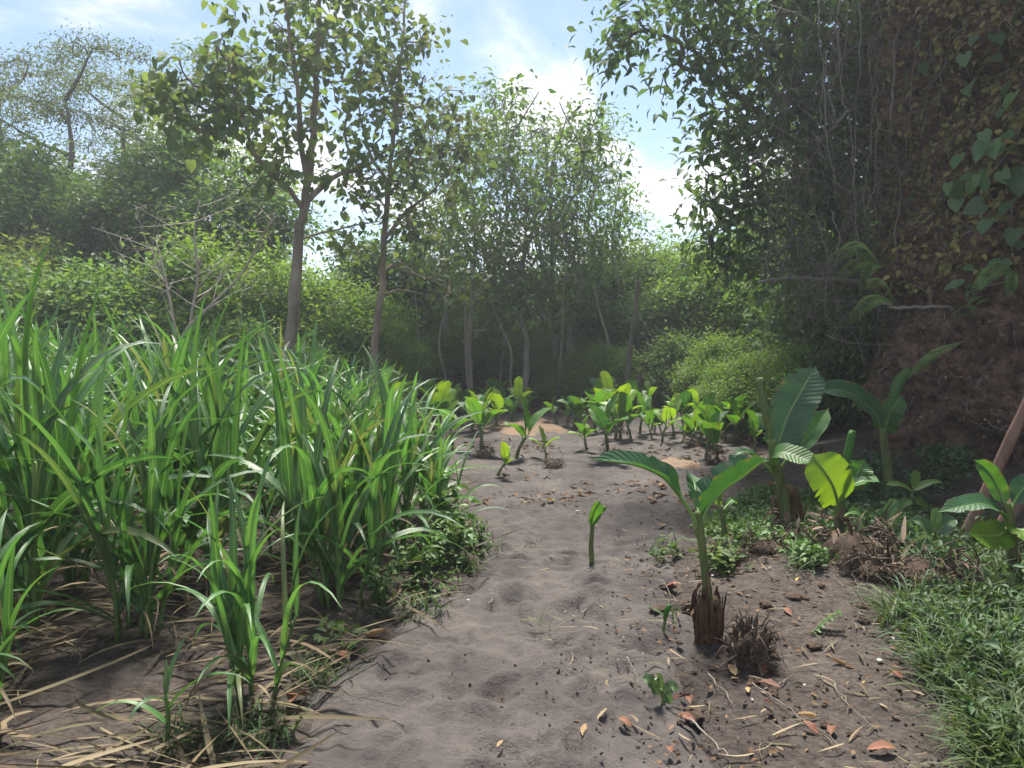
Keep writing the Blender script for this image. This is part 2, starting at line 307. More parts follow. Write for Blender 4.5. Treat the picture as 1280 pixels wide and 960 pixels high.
def sand_mat():
    m, nt, out = newmat('volcanic_sand'); L = nt.links.new
    tc = nd(nt, 'ShaderNodeTexCoord')
    a = nd(nt, 'ShaderNodeTexNoise', Scale=1.7, Detail=6.0, Roughness=.6); b = nd(nt, 'ShaderNodeTexNoise', Scale=13., Detail=5.0, Roughness=.7)
    g = nd(nt, 'ShaderNodeTexNoise', Scale=320., Detail=2.0)
    for n in (a, b, g): L(tc.outputs['Object'], n.inputs['Vector'])
    c1 = ramp(nt, a.outputs[0], [(.3, (.050, .044, .042)), (.5, (.082, .072, .067)), (.7, (.115, .101, .092))])
    c2 = ramp(nt, b.outputs[0], [(.25, (.72, .71, .72)), (.5, (1, 1, 1)), (.8, (1.12, 1.1, 1.07))])
    c3 = ramp(nt, g.outputs[0], [(.3, (.75, .75, .77)), (.5, (1, 1, 1)), (.75, (1.3, 1.28, 1.25))])
    x = nd(nt, 'ShaderNodeMix', data_type='RGBA', blend_type='MULTIPLY'); x.inputs[0].default_value = 1; L(c1, x.inputs[6]); L(c2, x.inputs[7])
    y = nd(nt, 'ShaderNodeMix', data_type='RGBA', blend_type='MULTIPLY'); y.inputs[0].default_value = 1; L(x.outputs[2], y.inputs[6]); L(c3, y.inputs[7])
    p = nd(nt, 'ShaderNodeBsdfPrincipled', Roughness=.95); p.inputs['Specular IOR Level'].default_value = .15
    ad = nd(nt, 'ShaderNodeMath', operation='MULTIPLY_ADD'); L(g.outputs[0], ad.inputs[0]); ad.inputs[1].default_value = .12; L(b.outputs[0], ad.inputs[2])
    bp = nd(nt, 'ShaderNodeBump', Strength=.9, Distance=.035); L(ad.outputs[0], bp.inputs['Height'])
    L(y.outputs[2], p.inputs['Base Color']); L(bp.outputs[0], p.inputs['Normal']); L(p.outputs[0], out.inputs[0])
    return m
def cliff_mat():
    m, nt, out = newmat('cliff_earth'); L = nt.links.new
    tc = nd(nt, 'ShaderNodeTexCoord')
    a = nd(nt, 'ShaderNodeTexNoise', Scale=1.1, Detail=8.0, Roughness=.68); b = nd(nt, 'ShaderNodeTexNoise', Scale=9., Detail=7.0, Roughness=.75)
    for n in (a, b): L(tc.outputs['Object'], n.inputs['Vector'])
    c1 = ramp(nt, a.outputs[0], [(.28, (.07, .05, .038)), (.45, (.17, .105, .075)), (.6, (.26, .17, .125)), (.75, (.21, .18, .10))])
    c2 = ramp(nt, b.outputs[0], [(.36, (.18, .17, .17)), (.5, (.85, .83, .8)), (.66, (1.8, 1.65, 1.45))])  # bump hollows painted darker and high spots lighter, imitating shaded crevices
    x = nd(nt, 'ShaderNodeMix', data_type='RGBA', blend_type='MULTIPLY'); x.inputs[0].default_value = 1; L(c1, x.inputs[6]); L(c2, x.inputs[7])
    p = nd(nt, 'ShaderNodeBsdfPrincipled', Roughness=.95); p.inputs['Specular IOR Level'].default_value = .15
    bp = nd(nt, 'ShaderNodeBump', Strength=1., Distance=.16); L(b.outputs[0], bp.inputs['Height'])
    L(x.outputs[2], p.inputs['Base Color']); L(bp.outputs[0], p.inputs['Normal']); L(p.outputs[0], out.inputs[0])
    return m

# ------------------------------------------------------------------ objects
def link(name, data, parent=None):
    o = bpy.data.objects.new(name, data); col.objects.link(o)
    if parent is not None: o.parent = parent
    return o
def tag(o, label=None, cat=None, group=None, kind=None):
    if label: o['label'] = label
    if cat: o['category'] = cat
    if group: o['group'] = group
    if kind: o['kind'] = kind
    return o
def spawn(name, parts, loc, rz=0., s=1., label=None, cat=None, group=None, tilt=(0, 0)):
    """one thing: an Empty at its base with a child per part; parts = [(name, mesh, [subparts], label)]; meshes may be shared by copies"""
    r = link(name, None); r.location = [float(v) for v in loc]; r.rotation_euler = (tilt[0], tilt[1], rz)
    r.scale = (s, s, s) if np.isscalar(s) else s
    r.empty_display_size = .1
    tag(r, label, cat, group, 'thing')
    for p in parts:
        c = link(p[0], p[1], r)
        if len(p) > 3 and p[3]: c['label'] = p[3]
        for q in (p[2] if len(p) > 2 else ()): link(q[0], q[1], c)
    return r
def single(name, mesh, loc, rz=0., s=1., label=None, cat=None, group=None, kind=None, rot=None):
    o = link(name, mesh); o.location = [float(v) for v in loc]; o.rotation_euler = rot or (0, 0, rz); o.scale = (s, s, s)
    return tag(o, label, cat, group, kind)

# ------------------------------------------------------------------ ground
_yl = [(300, 960), (390, 870), (455, 800), (535, 765), (592, 715), (592, 660), (575, 600), (545, 580)]
_yr = [(905, 960), (880, 880), (850, 800), (842, 720), (872, 650), (930, 600), (950, 575)]
PL = np.array([GP(*p) for p in _yl]); PR = np.array([GP(*p) for p in _yr])
PLy = np.concatenate([[0, 2.], PL[:, 1], [11, 13, 17.5, 19]]); PLx = np.concatenate([[-1.1, -1.05], PL[:, 0], [-2.2, -2.8, -3., -3]])
PRy = np.concatenate([[0, 2.], PR[:, 1], [11, 13, 16, 19]]); PRx = np.concatenate([[.75, .75], PR[:, 0], [3.6, 4.4, 5., 5]])
def xl(y): return np.interp(y, PLy, PLx)
def xr(y): return np.interp(y, PRy, PRx)
CB = np.array([(13, -6), (9, 0), (6.3, 4.2), (4.75, 6.6), (4.1, 7.9), (4.25, 9.0), (5.4, 11), (8, 14), (13, 19), (22, 26)], float)

def cliff_dist(x, y):
    """signed-ish distance in front of the cliff's foot (positive on the path's side)"""
    d = np.full(np.shape(x), 1e9)
    for a, b in zip(CB[:-1], CB[1:]):
        v = b - a; L2 = v @ v
        t = np.clip(((x - a[0]) * v[0] + (y - a[1]) * v[1]) / L2, 0, 1)
        d = np.minimum(d, np.hypot(x - a[0] - t * v[0], y - a[1] - t * v[1]))
    return d
def H0(x, y):
    x = np.asarray(x, float); y = np.asarray(y, float)
    h = .05 * fbm(x * .5, y * .5, 3, 3) + .03 * fbm(x * 1.7, y * 1.7, 9, 3)
    h = h + .95 * ss(y + .12 * x + .8 * fbm(x * .3, y * .3, 5, 2), 17.2, 20.0) 
    h = h + .10 * np.exp(-((y - 15.5) / 1.4) ** 2) * ss(x, -1, 1)
    h = h + .35 * (1 - ss(cliff_dist(x, y), .1, 1.6)) * ss(25 - y, 0, 3)
    h = h + .13 * np.exp(-((x - 1.75) ** 2 / .5 + (y - 4.7) ** 2 / .9))
    h = h + .05 * (1 - ss(x - xl(y), -.45, .05)) * (1 - ss(y, 9, 11))
    return h
def edge(x, y):
    n = .22 * fbm(x * 2.1, y * 2.1, 21, 5)
    return np.minimum(x - xl(y), xr(y) - x) * 1.0 + n          # >0 inside the sand
def H(x, y):
    return H0(x, y)
def Hz(x, y): return float(H(np.array([x]), np.array([y]))[0])

def grid_mesh(name, xs, ys, zf, mat):
    X, Y = np.meshgrid(xs, ys); Z = zf(X, Y); g = Geo(); nx, ny = len(xs), len(ys)
    i = (np.arange(ny - 1) * nx)[:, None]; j = np.arange(nx - 1)[None]; o = i + j
    g.add(np.stack([X, Y, Z], -1), np.stack([o, o + 1, o + nx + 1, o + nx], -1).reshape(-1, 4), None, np.stack([X, Y], -1))
    return g.mesh(name, mat)
xs = np.concatenate([[-400, -150, -60, -30], np.arange(-18, -5, .3), np.arange(-5, 6.5, .04), np.arange(6.5, 18, .3), [30, 60, 150, 400]])
ys = np.concatenate([[-60, -20, -6, -2, 0, 1], np.arange(1.5, 8, .03), np.arange(8, 22, .1), np.arange(22, 40, .6), [50, 80, 150, 400, 900]])
def zg(x, y):
    e = edge(x, y)
    lump = .022 * fbm(x * 6, y * 6, 31, 4) + .012 * fbm(x * 17, y * 17, 41, 3)
    z = H(x, y) + lump * (np.abs(x) < 8) - .05 * ss(e, -.02, .12)
    return np.where((np.abs(x) > 60) | (y > 60), np.minimum(z, 2.), z)
tag(link('ground', grid_mesh('ground', xs, ys, zg, ground_mat())), kind='structure')

# sand sheet with footprints
pxs = np.arange(-3.4, 5.6, .03); pys = np.concatenate([np.arange(1.7, 6, .02), np.arange(6, 16.6, .06)])
dents = []
r0 = np.random.default_rng(3)
for k in range(1100):
    y = 1.8 + 13 * r0.random() ** 1.35; x = xl(y) + (xr(y) - xl(y)) * (.08 + .84 * r0.random())
    dents.append((x, y, .03 + .05 * r0.random(), .05 + .075 * r0.random(), r0.normal(0, .35), .006 + .019 * r0.random() ** 1.5))
def zs(x, y):
    e = edge(x, y)
    z = H(x, y) + .008 - .09 * (1 - ss(e, -.12, .20)) + .03 * fbm(x * 1.5 + 4, y * 1.5, 77, 3) + .022 * fbm(x * 5, y * 4, 57, 4)
    # a worn, lower middle and a loose ridge of spoil to its right
    mid = xl(y) + (xr(y) - xl(y)) * .55
    z = z - .02 * np.exp(-((x - mid) / .35) ** 2)
    z = z + (.035 * np.exp(-((x - np.interp(y, [2.5, 4, 6], [.12, .42, .75])) / .12) ** 2) * (1 - ss(y, 4.5, 6)) * (1 + .8 * fbm(x * 7, y * 7, 88, 3)))
    for cx, cy, a, b, th, dp in dents:
        iy = np.where(np.abs(pys - cy) < b * 3.2)[0]; ix = np.where(np.abs(pxs - cx) < b * 3.2)[0]
        if not len(iy) or not len(ix): continue
        sl = np.s_[iy[0]:iy[-1] + 1, ix[0]:ix[-1] + 1]
        dx, dy = x[sl] - cx, y[sl] - cy
        u = (dx * math.cos(th) + dy * math.sin(th)) / a; v = (-dx * math.sin(th) + dy * math.cos(th)) / b
        q = u * u + v * v
        z[sl] += dp * (-np.exp(-q) + .55 * np.exp(-((np.sqrt(q) - 1.5) / .45) ** 2))
    return z
tag(link('sand_path', grid_mesh('sand_path', pxs, pys, zs, sand_mat())), kind='structure')

def patch(name, cx, cy, rx, ry, mat, lift):
    n = 40; g = Geo(); rr = np.linspace(0, 1, 14); aa = np.arange(n) * 2 * pi / n
    RR, AA = np.meshgrid(rr, aa, indexing='ij'); wob = 1 + .35 * fbm(np.cos(aa) * 1.6 + cx, np.sin(aa) * 1.6 + cy, 12, 3)
    X = cx + rx * RR * wob * np.cos(AA); Y = cy + ry * RR * wob * np.sin(AA)
    Z = H(X, Y) + lift * .4 * (1 - RR ** 2) + .02 * (1 - RR) - .07 * ss(RR, .6, 1) + .05 * fbm(X * 4, Y * 4, 3, 4) + .03
    i = (np.arange(13) * n)[:, None]; j = np.arange(n)[None]; j2 = (j + 1) % n
    g.add(np.stack([X, Y, Z], -1), np.stack([i + j, i + n + j, i + n + j2, i + j2], -1).reshape(-1, 4))
    tag(link(name, g.mesh(name, mat)), kind='structure')
c = GP(650, 536); patch('clay_ground', c[0], c[1], .95, 1.2, M['clay'], .06)
c = GP(850, 580); patch('clay_ground', c[0], c[1], .36, .42, M['clay'], .02)

# ------------------------------------------------------------------ cliff
def cliff_point(s, z, extra=0.):
    """s along the foot (0..1), z height -> surface position, outward normal (2-D)"""
    seg = np.linalg.norm(np.diff(CB, axis=0), axis=1); cum = np.concatenate([[0], np.cumsum(seg)]) / seg.sum()
    n = 1500; t = np.linspace(0, 1, n); bx = np.interp(t, cum, CB[:, 0]); by = np.interp(t, cum, CB[:, 1])
    k = np.ones(61) / 61
    bx2 = np.convolve(np.pad(bx, 30, 'edge'), k, 'valid'); by2 = np.convolve(np.pad(by, 30, 'edge'), k, 'valid')
    tx, ty = np.gradient(bx2), np.gradient(by2); L = np.hypot(tx, ty); nx, ny = -ty / L, tx / L
    f = lambda a: np.interp(s, t, a)
    x, y, ox, oy = f(bx2), f(by2), f(nx), f(ny)
    a = s * seg.sum()
    d = -.10 * z + .035 * z * z * ss(z, 0, 5) * .6 + .55 * fbm(a * .55, z * .5, 101, 4) + .22 * fbm(a * 2.1, z * 2.3, 131, 4) + .28 * fbm(a * 3.2, z * 3.6, 151, 4) + .12 * fbm(a * 9, z * 9, 161, 3)
    d = d - .9 * ss(z, 6.5, 10) * (z - 6.5) + extra
    return np.stack([x + ox * d, y + oy * d, z], -1), np.stack([ox, oy, 0 * ox], -1)
ssv = np.concatenate([np.linspace(0, .22, 40), np.linspace(.22, .62, 420)[1:], np.linspace(.62, 1, 60)[1:]])
zv = np.concatenate([np.linspace(-.6, 5.2, 190), np.linspace(5.2, 10, 50)[1:]])
Sg, Zg = np.meshgrid(ssv, zv); Pc, _ = cliff_point(Sg, Zg)
g = Geo(); nx = len(ssv); o = (np.arange(len(zv) - 1) * nx)[:, None] + np.arange(nx - 1)[None]
g.add(Pc, np.stack([o, o + 1, o + nx + 1, o + nx], -1).reshape(-1, 4))
tag(link('cliff', g.mesh('cliff', cliff_mat())), kind='structure')
def on_cliff(px, py, lift=0.):
    """cliff surface point that lies along the view through a photo pixel"""
    best = None
    S_, Z_ = np.meshgrid(np.linspace(.25, .6, 260), np.linspace(0, 6.5, 160))
    P, N = cliff_point(S_, Z_, lift); P = P.reshape(-1, 3); N = N.reshape(-1, 3)
    dy = P[:, 1] * cP - (P[:, 2] - CAMZ) * sP; up = P[:, 1] * sP + (P[:, 2] - CAMZ) * cP
    e = (640 + F * P[:, 0] / dy - px) ** 2 + (480 - F * up / dy - py) ** 2
    e[N[:, 1] > .35] += 400
    i = int(np.argmin(e + P[:, 1] * 2)); return P[i], N[i]

# ------------------------------------------------------------------ trees
def blob_points(blobs, r):
    out = []
    for (cx, cy, cz, rx, ry, rz, n) in blobs:
        d = nrm(r.normal(0, 1, (n, 3))); rad = r.random((n, 1)) ** .45
        out.append(np.array([cx, cy, cz]) + d * rad * np.array([rx, ry, rz]))
    return np.concatenate(out)

def grow(trunks, clusters, r_tip, seed, trunk_r, zmin=.0, step=.35, rise=.35, kpow=.46, wig=.06):
    """skeleton from trunk polylines to the leaf clusters; returns (trunk Geo, branch Geo)"""
    r = np.random.default_rng(seed)
    nodes, par, dirs, is_tr, tr_rad = [], [], [], [], []
    for ti, (pts, (ra, rb)) in enumerate(zip(trunks, trunk_r)):
        L = np.sum(np.linalg.norm(np.diff(np.asarray(pts), axis=0), axis=1)); n = max(5, int(L / .22))
        cur = bez(pts, n); cur[1:-1] += r.normal(0, .012, (n - 2, 3))
        dd = nrm(np.gradient(cur, axis=0)); start = len(nodes)
        for i in range(n):
            p = len(nodes) - 1 if i else (-1 if ti == 0 else int(np.argmin(np.linalg.norm(np.array(nodes) - cur[0], axis=1))))
            nodes.append(cur[i]); par.append(p); dirs.append(dd[i]); is_tr.append(ti); f = i / (n - 1)
            flare = 1 + (.55 * math.exp(-f * 22) if ti == 0 else 0)
            tr_rad.append((ra + (rb - ra) * f) * flare)
    NT = len(nodes)
    base = np.array(nodes)
    order = np.argsort([np.min(np.linalg.norm(base - c, axis=1)) for c in clusters])
    A = np.zeros((NT + len(clusters) * 14 + 10, 3)); A[:NT] = base; cnt = NT
    ok = np.zeros(len(A), bool); ok[:NT] = base[:, 2] > zmin
    tips = []
    for ci in order:
        c = clusters[ci]
        v = c - A[:cnt]; d = np.linalg.norm(v, axis=1)
        cost = d * (1 + rise * np.clip(-v[:, 2] / (d + .01) + .35, 0, 2)) + np.where(ok[:cnt], 0, 1e6)
        i = int(np.argmin(cost)); d0 = d[i]; k = int(min(12, max(2, d0 / step)))
        ctrl = A[i] + np.asarray(dirs[i]) * d0 * .35 + np.array([0, 0, .1 * d0])
        t = np.linspace(0, 1, k + 1)[1:, None]
        path = (1 - t) ** 2 * A[i] + 2 * t * (1 - t) * ctrl + t * t * c
        path[:-1] += r.normal(0, wig * d0 / k ** .5, (k, 3))[:-1]
        prev, pp = i, A[i].copy()
        for q in path:
            dirs.append(nrm((q - pp)[None])[0]); par.append(prev); is_tr.append(-1); tr_rad.append(0)
            A[cnt] = q; ok[cnt] = True; prev = cnt; pp = q; cnt += 1
        tips.append(prev)
    count = np.zeros(cnt)
    for t in tips: count[t] += 1
    for i in range(cnt - 1, -1, -1):
        if par[i] >= 0: count[par[i]] += count[i]
    rad = r_tip * np.maximum(count, 1) ** kpow
    rad[:NT] = tr_rad[:NT]
    kids = [[] for _ in range(cnt)]
    for i in range(cnt):
        if par[i] >= 0: kids[par[i]].append(i)
    gt, gb = Geo(), Geo()
    # trunks
    s = 0
    for ti in range(len(trunks)):
        idx = [i for i in range(NT) if is_tr[i] == ti]
        pts = A[idx]; rr = rad[idx]
        if ti and par[idx[0]] >= 0: pts = np.concatenate([A[par[idx[0]]][None], pts]); rr = np.concatenate([rr[:1], rr])
        tube(gt, pts, rr, 10, .05, ti)
    stack = [(i, k) for i in range(NT) for k in kids[i] if is_tr[k] == -1]
    while stack:
        a, b = stack.pop(); chain = [a, b]
        while True:
            ks = kids[chain[-1]]
            if not ks: break
            m = max(ks, key=lambda q: count[q])
            stack += [(chain[-1], q) for q in ks if q != m]; chain.append(m)
        rr = rad[chain].copy(); rr[0] = min(rr[0], rr[1] * 1.25); rr[-1] *= .5
        tube(gb, A[chain], rr, 6 if rr[1] > .03 else 4)
    if not gb.n: tube(gb, [base[-1], base[-1] + [0, 0, .05]], .01, 4)
    return gt, gb

def make_tree(name, trunks, trunk_r, blobs, leafm, barkm, nper, rc, size, ratio=.5, droop=.5, big=False, seed=0, r_tip=.008, zmin=.0, flat=1., extra=None, rise=.35, **kw):
    r = np.random.default_rng(seed); C = blob_points(blobs, r)
    if extra is not None: C = np.concatenate([C, extra])
    gt, gb = grow(trunks, C, r_tip, seed, trunk_r, zmin, rise=rise, **kw)
    gl = Geo(); leafcloud(gl, C, nper, rc, size, ratio, droop, big, seed, flat=flat)
    return [('trunk', gt.mesh(name + '_trunk', barkm)), ('branches', gb.mesh(name + '_branches', barkm)), ('crown', gl.mesh(name + '_crown', leafm))]

def local(base, lst): return [np.asarray(p) - base for p in lst]
def blob_px(base, lst, d):
    """crown lobes given as (px, py, half width px, half height px, depth offset, half depth m, count)"""
    out = []
    for (px, py, hw, hh, dd, hd, n) in lst:
        D = d + dd; c = W(px, py, D) - base; out.append((*c, hw / F * D, hd, hh / F * D, n))
    return out

# tall tree with the pale forked trunk
D1 = 12.5; b = np.array([*W(362, 520, D1)[:2], 0]); b[2] = Hz(b[0], b[1])
w = lambda px, py, dd=0: W(px, py, D1 + dd) - b
tr = [[np.zeros(3), w(363, 430), w(370, 340), w(374, 290), w(381, 256), w(388, 200), w(394, 120), w(398, 40), w(402, -70)],
      [w(379, 262), w(362, 235, -.2), w(335, 215, -.5), w(312, 180, -.8), w(300, 120, -1.), w(290, 60, -1.2)],
      [w(383, 252), w(404, 232, .3), w(428, 216, .5), w(460, 208, .8), w(490, 180, 1.)],
      [w(385, 230), w(376, 180, -.4), w(372, 110, -.7), w(362, 40, -.9), w(350, -60, -1)],
      [w(374, 300), w(400, 292, .4), w(440, 282, .6), w(478, 276, .9)]]
bl = blob_px(b, [(330, 40, 70, 70, -.5, 1.2, 28), (400, 60, 70, 90, 0, 1.4, 40), (260, 90, 60, 45, -1, .9, 32), (235, 150, 55, 35, -1.1, .8, 28), (310, 150, 70, 50, -.6, 1.2, 34),
               (390, 150, 60, 60, 0, 1.2, 22), (470, 130, 50, 70, .7, 1., 22), (440, 40, 50, 70, .6, 1., 26), (340, -50, 110, 50, -.4, 1.5, 26), (470, -40, 60, 60, .7, 1., 18), (455, 215, 60, 30, .6, .8, 14),
               (345, 215, 55, 30, -.5, .8, 12), (435, 290, 40, 16, .6, .5, 5), (195, 120, 26, 18, -1.2, .4, 9)], D1)
P_ = make_tree('tall_tree', tr, [(.105, .028), (.045, .016), (.055, .018), (.05, .018), (.02, .008)], bl, M['teak'], M['bark'], 10, .15, .135, .85, .75, 'heart', 41, .0075, 2.6)
spawn('broadleaf_tree', P_, b, label='tall open-crowned tree with bare brown trunk forking low, behind the tall grass', cat='tree')

# second, thinner tree just behind
D2 = 14.5; b = np.array([*W(466, 520, D2)[:2], 0]); b[2] = Hz(b[0], b[1])
w = lambda px, py, dd=0: W(px, py, D2 + dd) - b
tr = [[np.zeros(3), w(468, 440), w(476, 370), w(480, 300), w(487, 220), w(495, 140), w(503, 60), w(508, -10)],
      [w(480, 300), w(510, 262, .3), w(540, 240, .5), w(570, 200, .8)], [w(486, 230), w(462, 190, -.3), w(448, 130, -.5)], [w(476, 370), w(500, 362, .2), w(530, 368, .4)]]
bl = blob_px(b, [(505, 60, 55, 55, 0, 1., 30), (530, 130, 60, 55, .4, 1., 34), (480, 130, 45, 60, -.3, .9, 22), (550, 210, 55, 55, .6, 1., 32), (490, 220, 50, 45, 0, 1., 22), (585, 150, 30, 50, .7, .7, 14),
               (525, 290, 60, 45, .5, 1., 26), (450, 240, 40, 40, -.5, .7, 14), (560, 350, 50, 30, .5, .8, 14), (430, 310, 40, 30, -.3, .7, 9), (500, 5, 35, 30, 0, .6, 8)], D2)
P_ = make_tree('thin_tree', tr, [(.085, .018), (.04, .014), (.04, .015), (.03, .01)], bl, M['teak'], M['bark'], 11, .16, .125, .8, .7, 'heart', 42, .007, 2.8)
spawn('broadleaf_tree', P_, b, label='slimmer straight-trunked tree standing between the forked tree and the thicket', cat='tree')

# slender woodland trees: three kinds
def slender(seed, h, cz0, rx, n, leafm, size, sub=2):
    r = np.random.default_rng(seed)
    k = [np.array([0, 0, 0])]
    for i in range(1, 6): k.append(np.array([r.normal(0, .09 * i ** .7), r.normal(0, .09 * i ** .7), h * .97 * i / 5]))
    trunks, rr = [k], [(.055 + .004 * h, .012)]
    for q in range(sub):
        j = 2 + q % 2; a = r.random() * 6.28
        trunks.append([k[j], k[j] + [.35 * math.cos(a), .35 * math.sin(a), .6], k[j] + [.7 * math.cos(a), .7 * math.sin(a), h * .3]]); rr.append((.03, .01))
    bl = []
    z = cz0
    while z < h:
        f = (z - cz0) / (h - cz0); wd = rx * (.55 + .9 * math.sin(pi * min(1, f * .8 + .12)) * .6)
        for _ in range(2):
            a = r.random() * 6.28; bl.append((k[3][0] + wd * .55 * math.cos(a), k[3][1] + wd * .55 * math.sin(a), z, wd * .65, wd * .65, .55, n))
        z += .75
    return make_tree('slender_tree', trunks, rr, bl, leafm, M['bark_pale'], 11, .22, size, .5, .55, True, seed, .006, cz0 - .4)
SL = [slender(51, 7.6, 2.4, 1.5, 11, M['slim'], .17), slender(52, 6.4, 2.0, 1.35, 11, M['slim'], .16), slender(53, 8.4, 3.0, 1.3, 10, M['slim'], .17, 3)]
def g3(px, d): x = (px - 640) / F * d; return (x, d, Hz(x, d) - .05)
sl = [(590, 17.2, 1, .95, 'slender tree with a crooked pale trunk rising from the leafy bank'),
      (655, 17.6, 0, .97, 'tallest slender tree of the thicket, its leafy top clear of the others'),
      (690, 18.4, 1, 1.06, None), (715, 18., 0, .93, 'slender tree whose bushy crown ends the thicket on the open sky side'),
      (742, 19.2, 2, .72, None), (770, 19.6, 1, .78, None), (625, 19.4, 2, .84, None), (560, 19.2, 1, 1.1, None), (675, 20.3, 2, .75, None), (530, 20.5, 0, .8, None), (604, 21, 0, .9, None), (785, 21.5, 1, .7, None), (722, 21.2, 2, .7, None)]
for i, (px, d, k, s, lb) in enumerate(sl):
    spawn('slender_tree', SL[k], g3(px, d), i * 1.7, s, lb or 'pale slender trunk and leafy crown in the crowded thicket at the rear of the plot', 'tree', 'slender trees of the thicket')
# bare-stemmed saplings under the thicket
def sapling(seed, h):
    r = np.random.default_rng(seed); g = Geo()
    p = [np.array([0, 0, 0])]
    for i in range(1, 5): p.append(p[-1] + [r.normal(0, .12), r.normal(0, .08), h / 4])
    tube(g, bez(p, 14), np.linspace(.035, .016, 14), 6)
    gl = Geo(); leafcloud(gl, np.array([p[-1] + r.normal(0, .35, 3) for _ in range(16)]), 14, .22, .14, .5, .5, True, seed)
    return [('trunk', g.mesh('sapling_trunk', M['bark_pale'])), ('crown', gl.mesh('sapling_crown', M['slim']))]
SP = [sapling(61, 3.4), sapling(62, 3.9), sapling(63, 2.9)]
r1 = np.random.default_rng(8)
for i in range(0, 16, 2):
    px = 520 + 270 * (i + .6 * r1.random()) / 16; d = 16.8 + 1.8 * r1.random()
    spawn('sapling', SP[i % 3], g3(px, d), r1.random() * 6, .8 + .4 * r1.random(), 'thin pale sapling stem in the shade under the thicket', 'sapling', 'saplings under the thicket', tilt=(r1.normal(0, .05), r1.normal(0, .1)))

# spreading feathery trees at the far side of the grass field
def feathery(seed, h):
    r = np.random.default_rng(seed)
    k = [np.array([0, 0, 0]), np.array([.1, 0, h * .3]), np.array([-.1, .1, h * .55]), np.array([.2, 0, h * .75]), np.array([.1, 0, h * .95])]
    trunks = [k]; rr = [(.2, .04)]; bl = []
    for q in range(9):
        a = q * 2.4 + r.random(); j = 2 + q % 3; ln = (2.6 - .35 * (j - 2)) * (.7 + .5 * r.random())
        e = k[j] + [ln * math.cos(a), ln * math.sin(a), .9 + .5 * r.random()]
        trunks.append([k[j], (k[j] * .5 + e * .5) + [0, 0, -.1], e]); rr.append((.07, .02))
        bl.append((*e, 1.25, 1.25, .28, 22)); m = k[j] * .35 + e * .65; bl.append((*(m + [0, 0, .45]), 1., 1., .25, 11))
    bl.append((*(k[4] + [0, 0, .3]), 1.5, 1.5, .4, 24))
    return make_tree('feathery_tree', trunks, rr, bl, M['feather'], M['bark_dark'], 22, .2, .125, .36, .25, False, seed, .006, h * .5, .5)
FT = [feathery(71, 8.6), feathery(72, 7.6)]
for i, (px, d, k, s, lb) in enumerate([(88, 21, 0, .88, 'airy spreading tree with flat feathery layers, tallest beyond the grass field'), (12, 23, 1, 1.1, 'airy spreading tree cut by the edge of the view beyond the grass'),
                                     (165, 25, 0, .95, 'feathery tree half hidden between two other flat-topped trees'), (235, 24, 1, 1.1, 'lower flat-topped feathery tree beside the forked tree')]):
    spawn('feathery_tree', FT[k], g3(px, d), i * 2.1 + .4, s, lb, 'tree', 'feathery trees beyond the grass field')

# round lush trees and shrubs
def lush(seed, h, rx, leafm, size, n, nper, ratio=.5, trunk=True, big=False, barkm=None, rc=.24):
    r = np.random.default_rng(seed); bl = []
    for q in range(n):
        a = r.random() * 6.28; rad = rx * .75 * r.random() ** .5; z = h * (.22 + .68 * r.random()) if not trunk else h * (.38 + .54 * r.random())
        sh = 1 - .55 * max(0, (z / h - .55)) / .45
        q_ = rx * (.2 + .25 * r.random())
        bl.append((rad * sh * math.cos(a), rad * sh * math.sin(a), z, q_, q_, q_ * .7, 12))
    k = [np.zeros(3), np.array([.05, 0, h * .25]), np.array([-.06, .08, h * .5]), np.array([.05, 0, h * .85])]
    return make_tree('lush', [k], [(.045 * h ** .7, .012)], bl, leafm, barkm or M['bark_dark'], nper, rc, size, ratio, .4, big, seed, .006, h * .12)
LT = [lush(81, 6.6, 2.5, M['round'], .15, 26, 42), lush(82, 5.6, 2.3, M['round'], .14, 24, 42, .55)]
BL = lush(83, 3.3, 1.7, M['bush_light'], .11, 22, 44, .5, False)
BY = lush(84, 3.0, 1.5, M['bush_yellow'], .12, 20, 40, .42, False)
BD = lush(85, 3.4, 1.9, M['bush_dark'], .14, 24, 44, .5, False)
BM = lush(86, 2.2, 1.5, M['round'], .12, 20, 60, .5, False)
lt = [(40, 20, 1, 1.14, 'rounded leafy tree behind the grass at the edge of the view'), (130, 19, 0, .80, 'rounded leafy tree under the tallest feathery tree'), (190, 22.5, 1, 1.1, 'rounded leafy tree behind the pale bare saplings'),
      (245, 21, 0, 1.0, 'full rounded tree left of the forked trunk'), (305, 20, 1, 1.08, 'rounded tree whose crown meets the forked tree trunk'), (-30, 22, 0, 1.05, 'rounded tree mostly outside the view beyond the grass'),
      (850, 29, 0, .6, None), (340, 29, 1, .9, None), (230, 32, 0, 1.15, None), (100, 33, 0, 1.2, None), (0, 34, 1, 1.4, None), (930, 27, 1, .85, None), (1000, 24, 0, .85, None), (1060, 21, 1, 1.0, None), (960, 31, 0, 1.0, None)]
for i, (px, d, k, s, lb) in enumerate(lt):
    spawn('leafy_tree', LT[k], g3(px, d), i * 1.3, s, lb or 'leafy tree far back, half hidden behind nearer trees and shrubs', 'tree', 'rounded leafy trees')
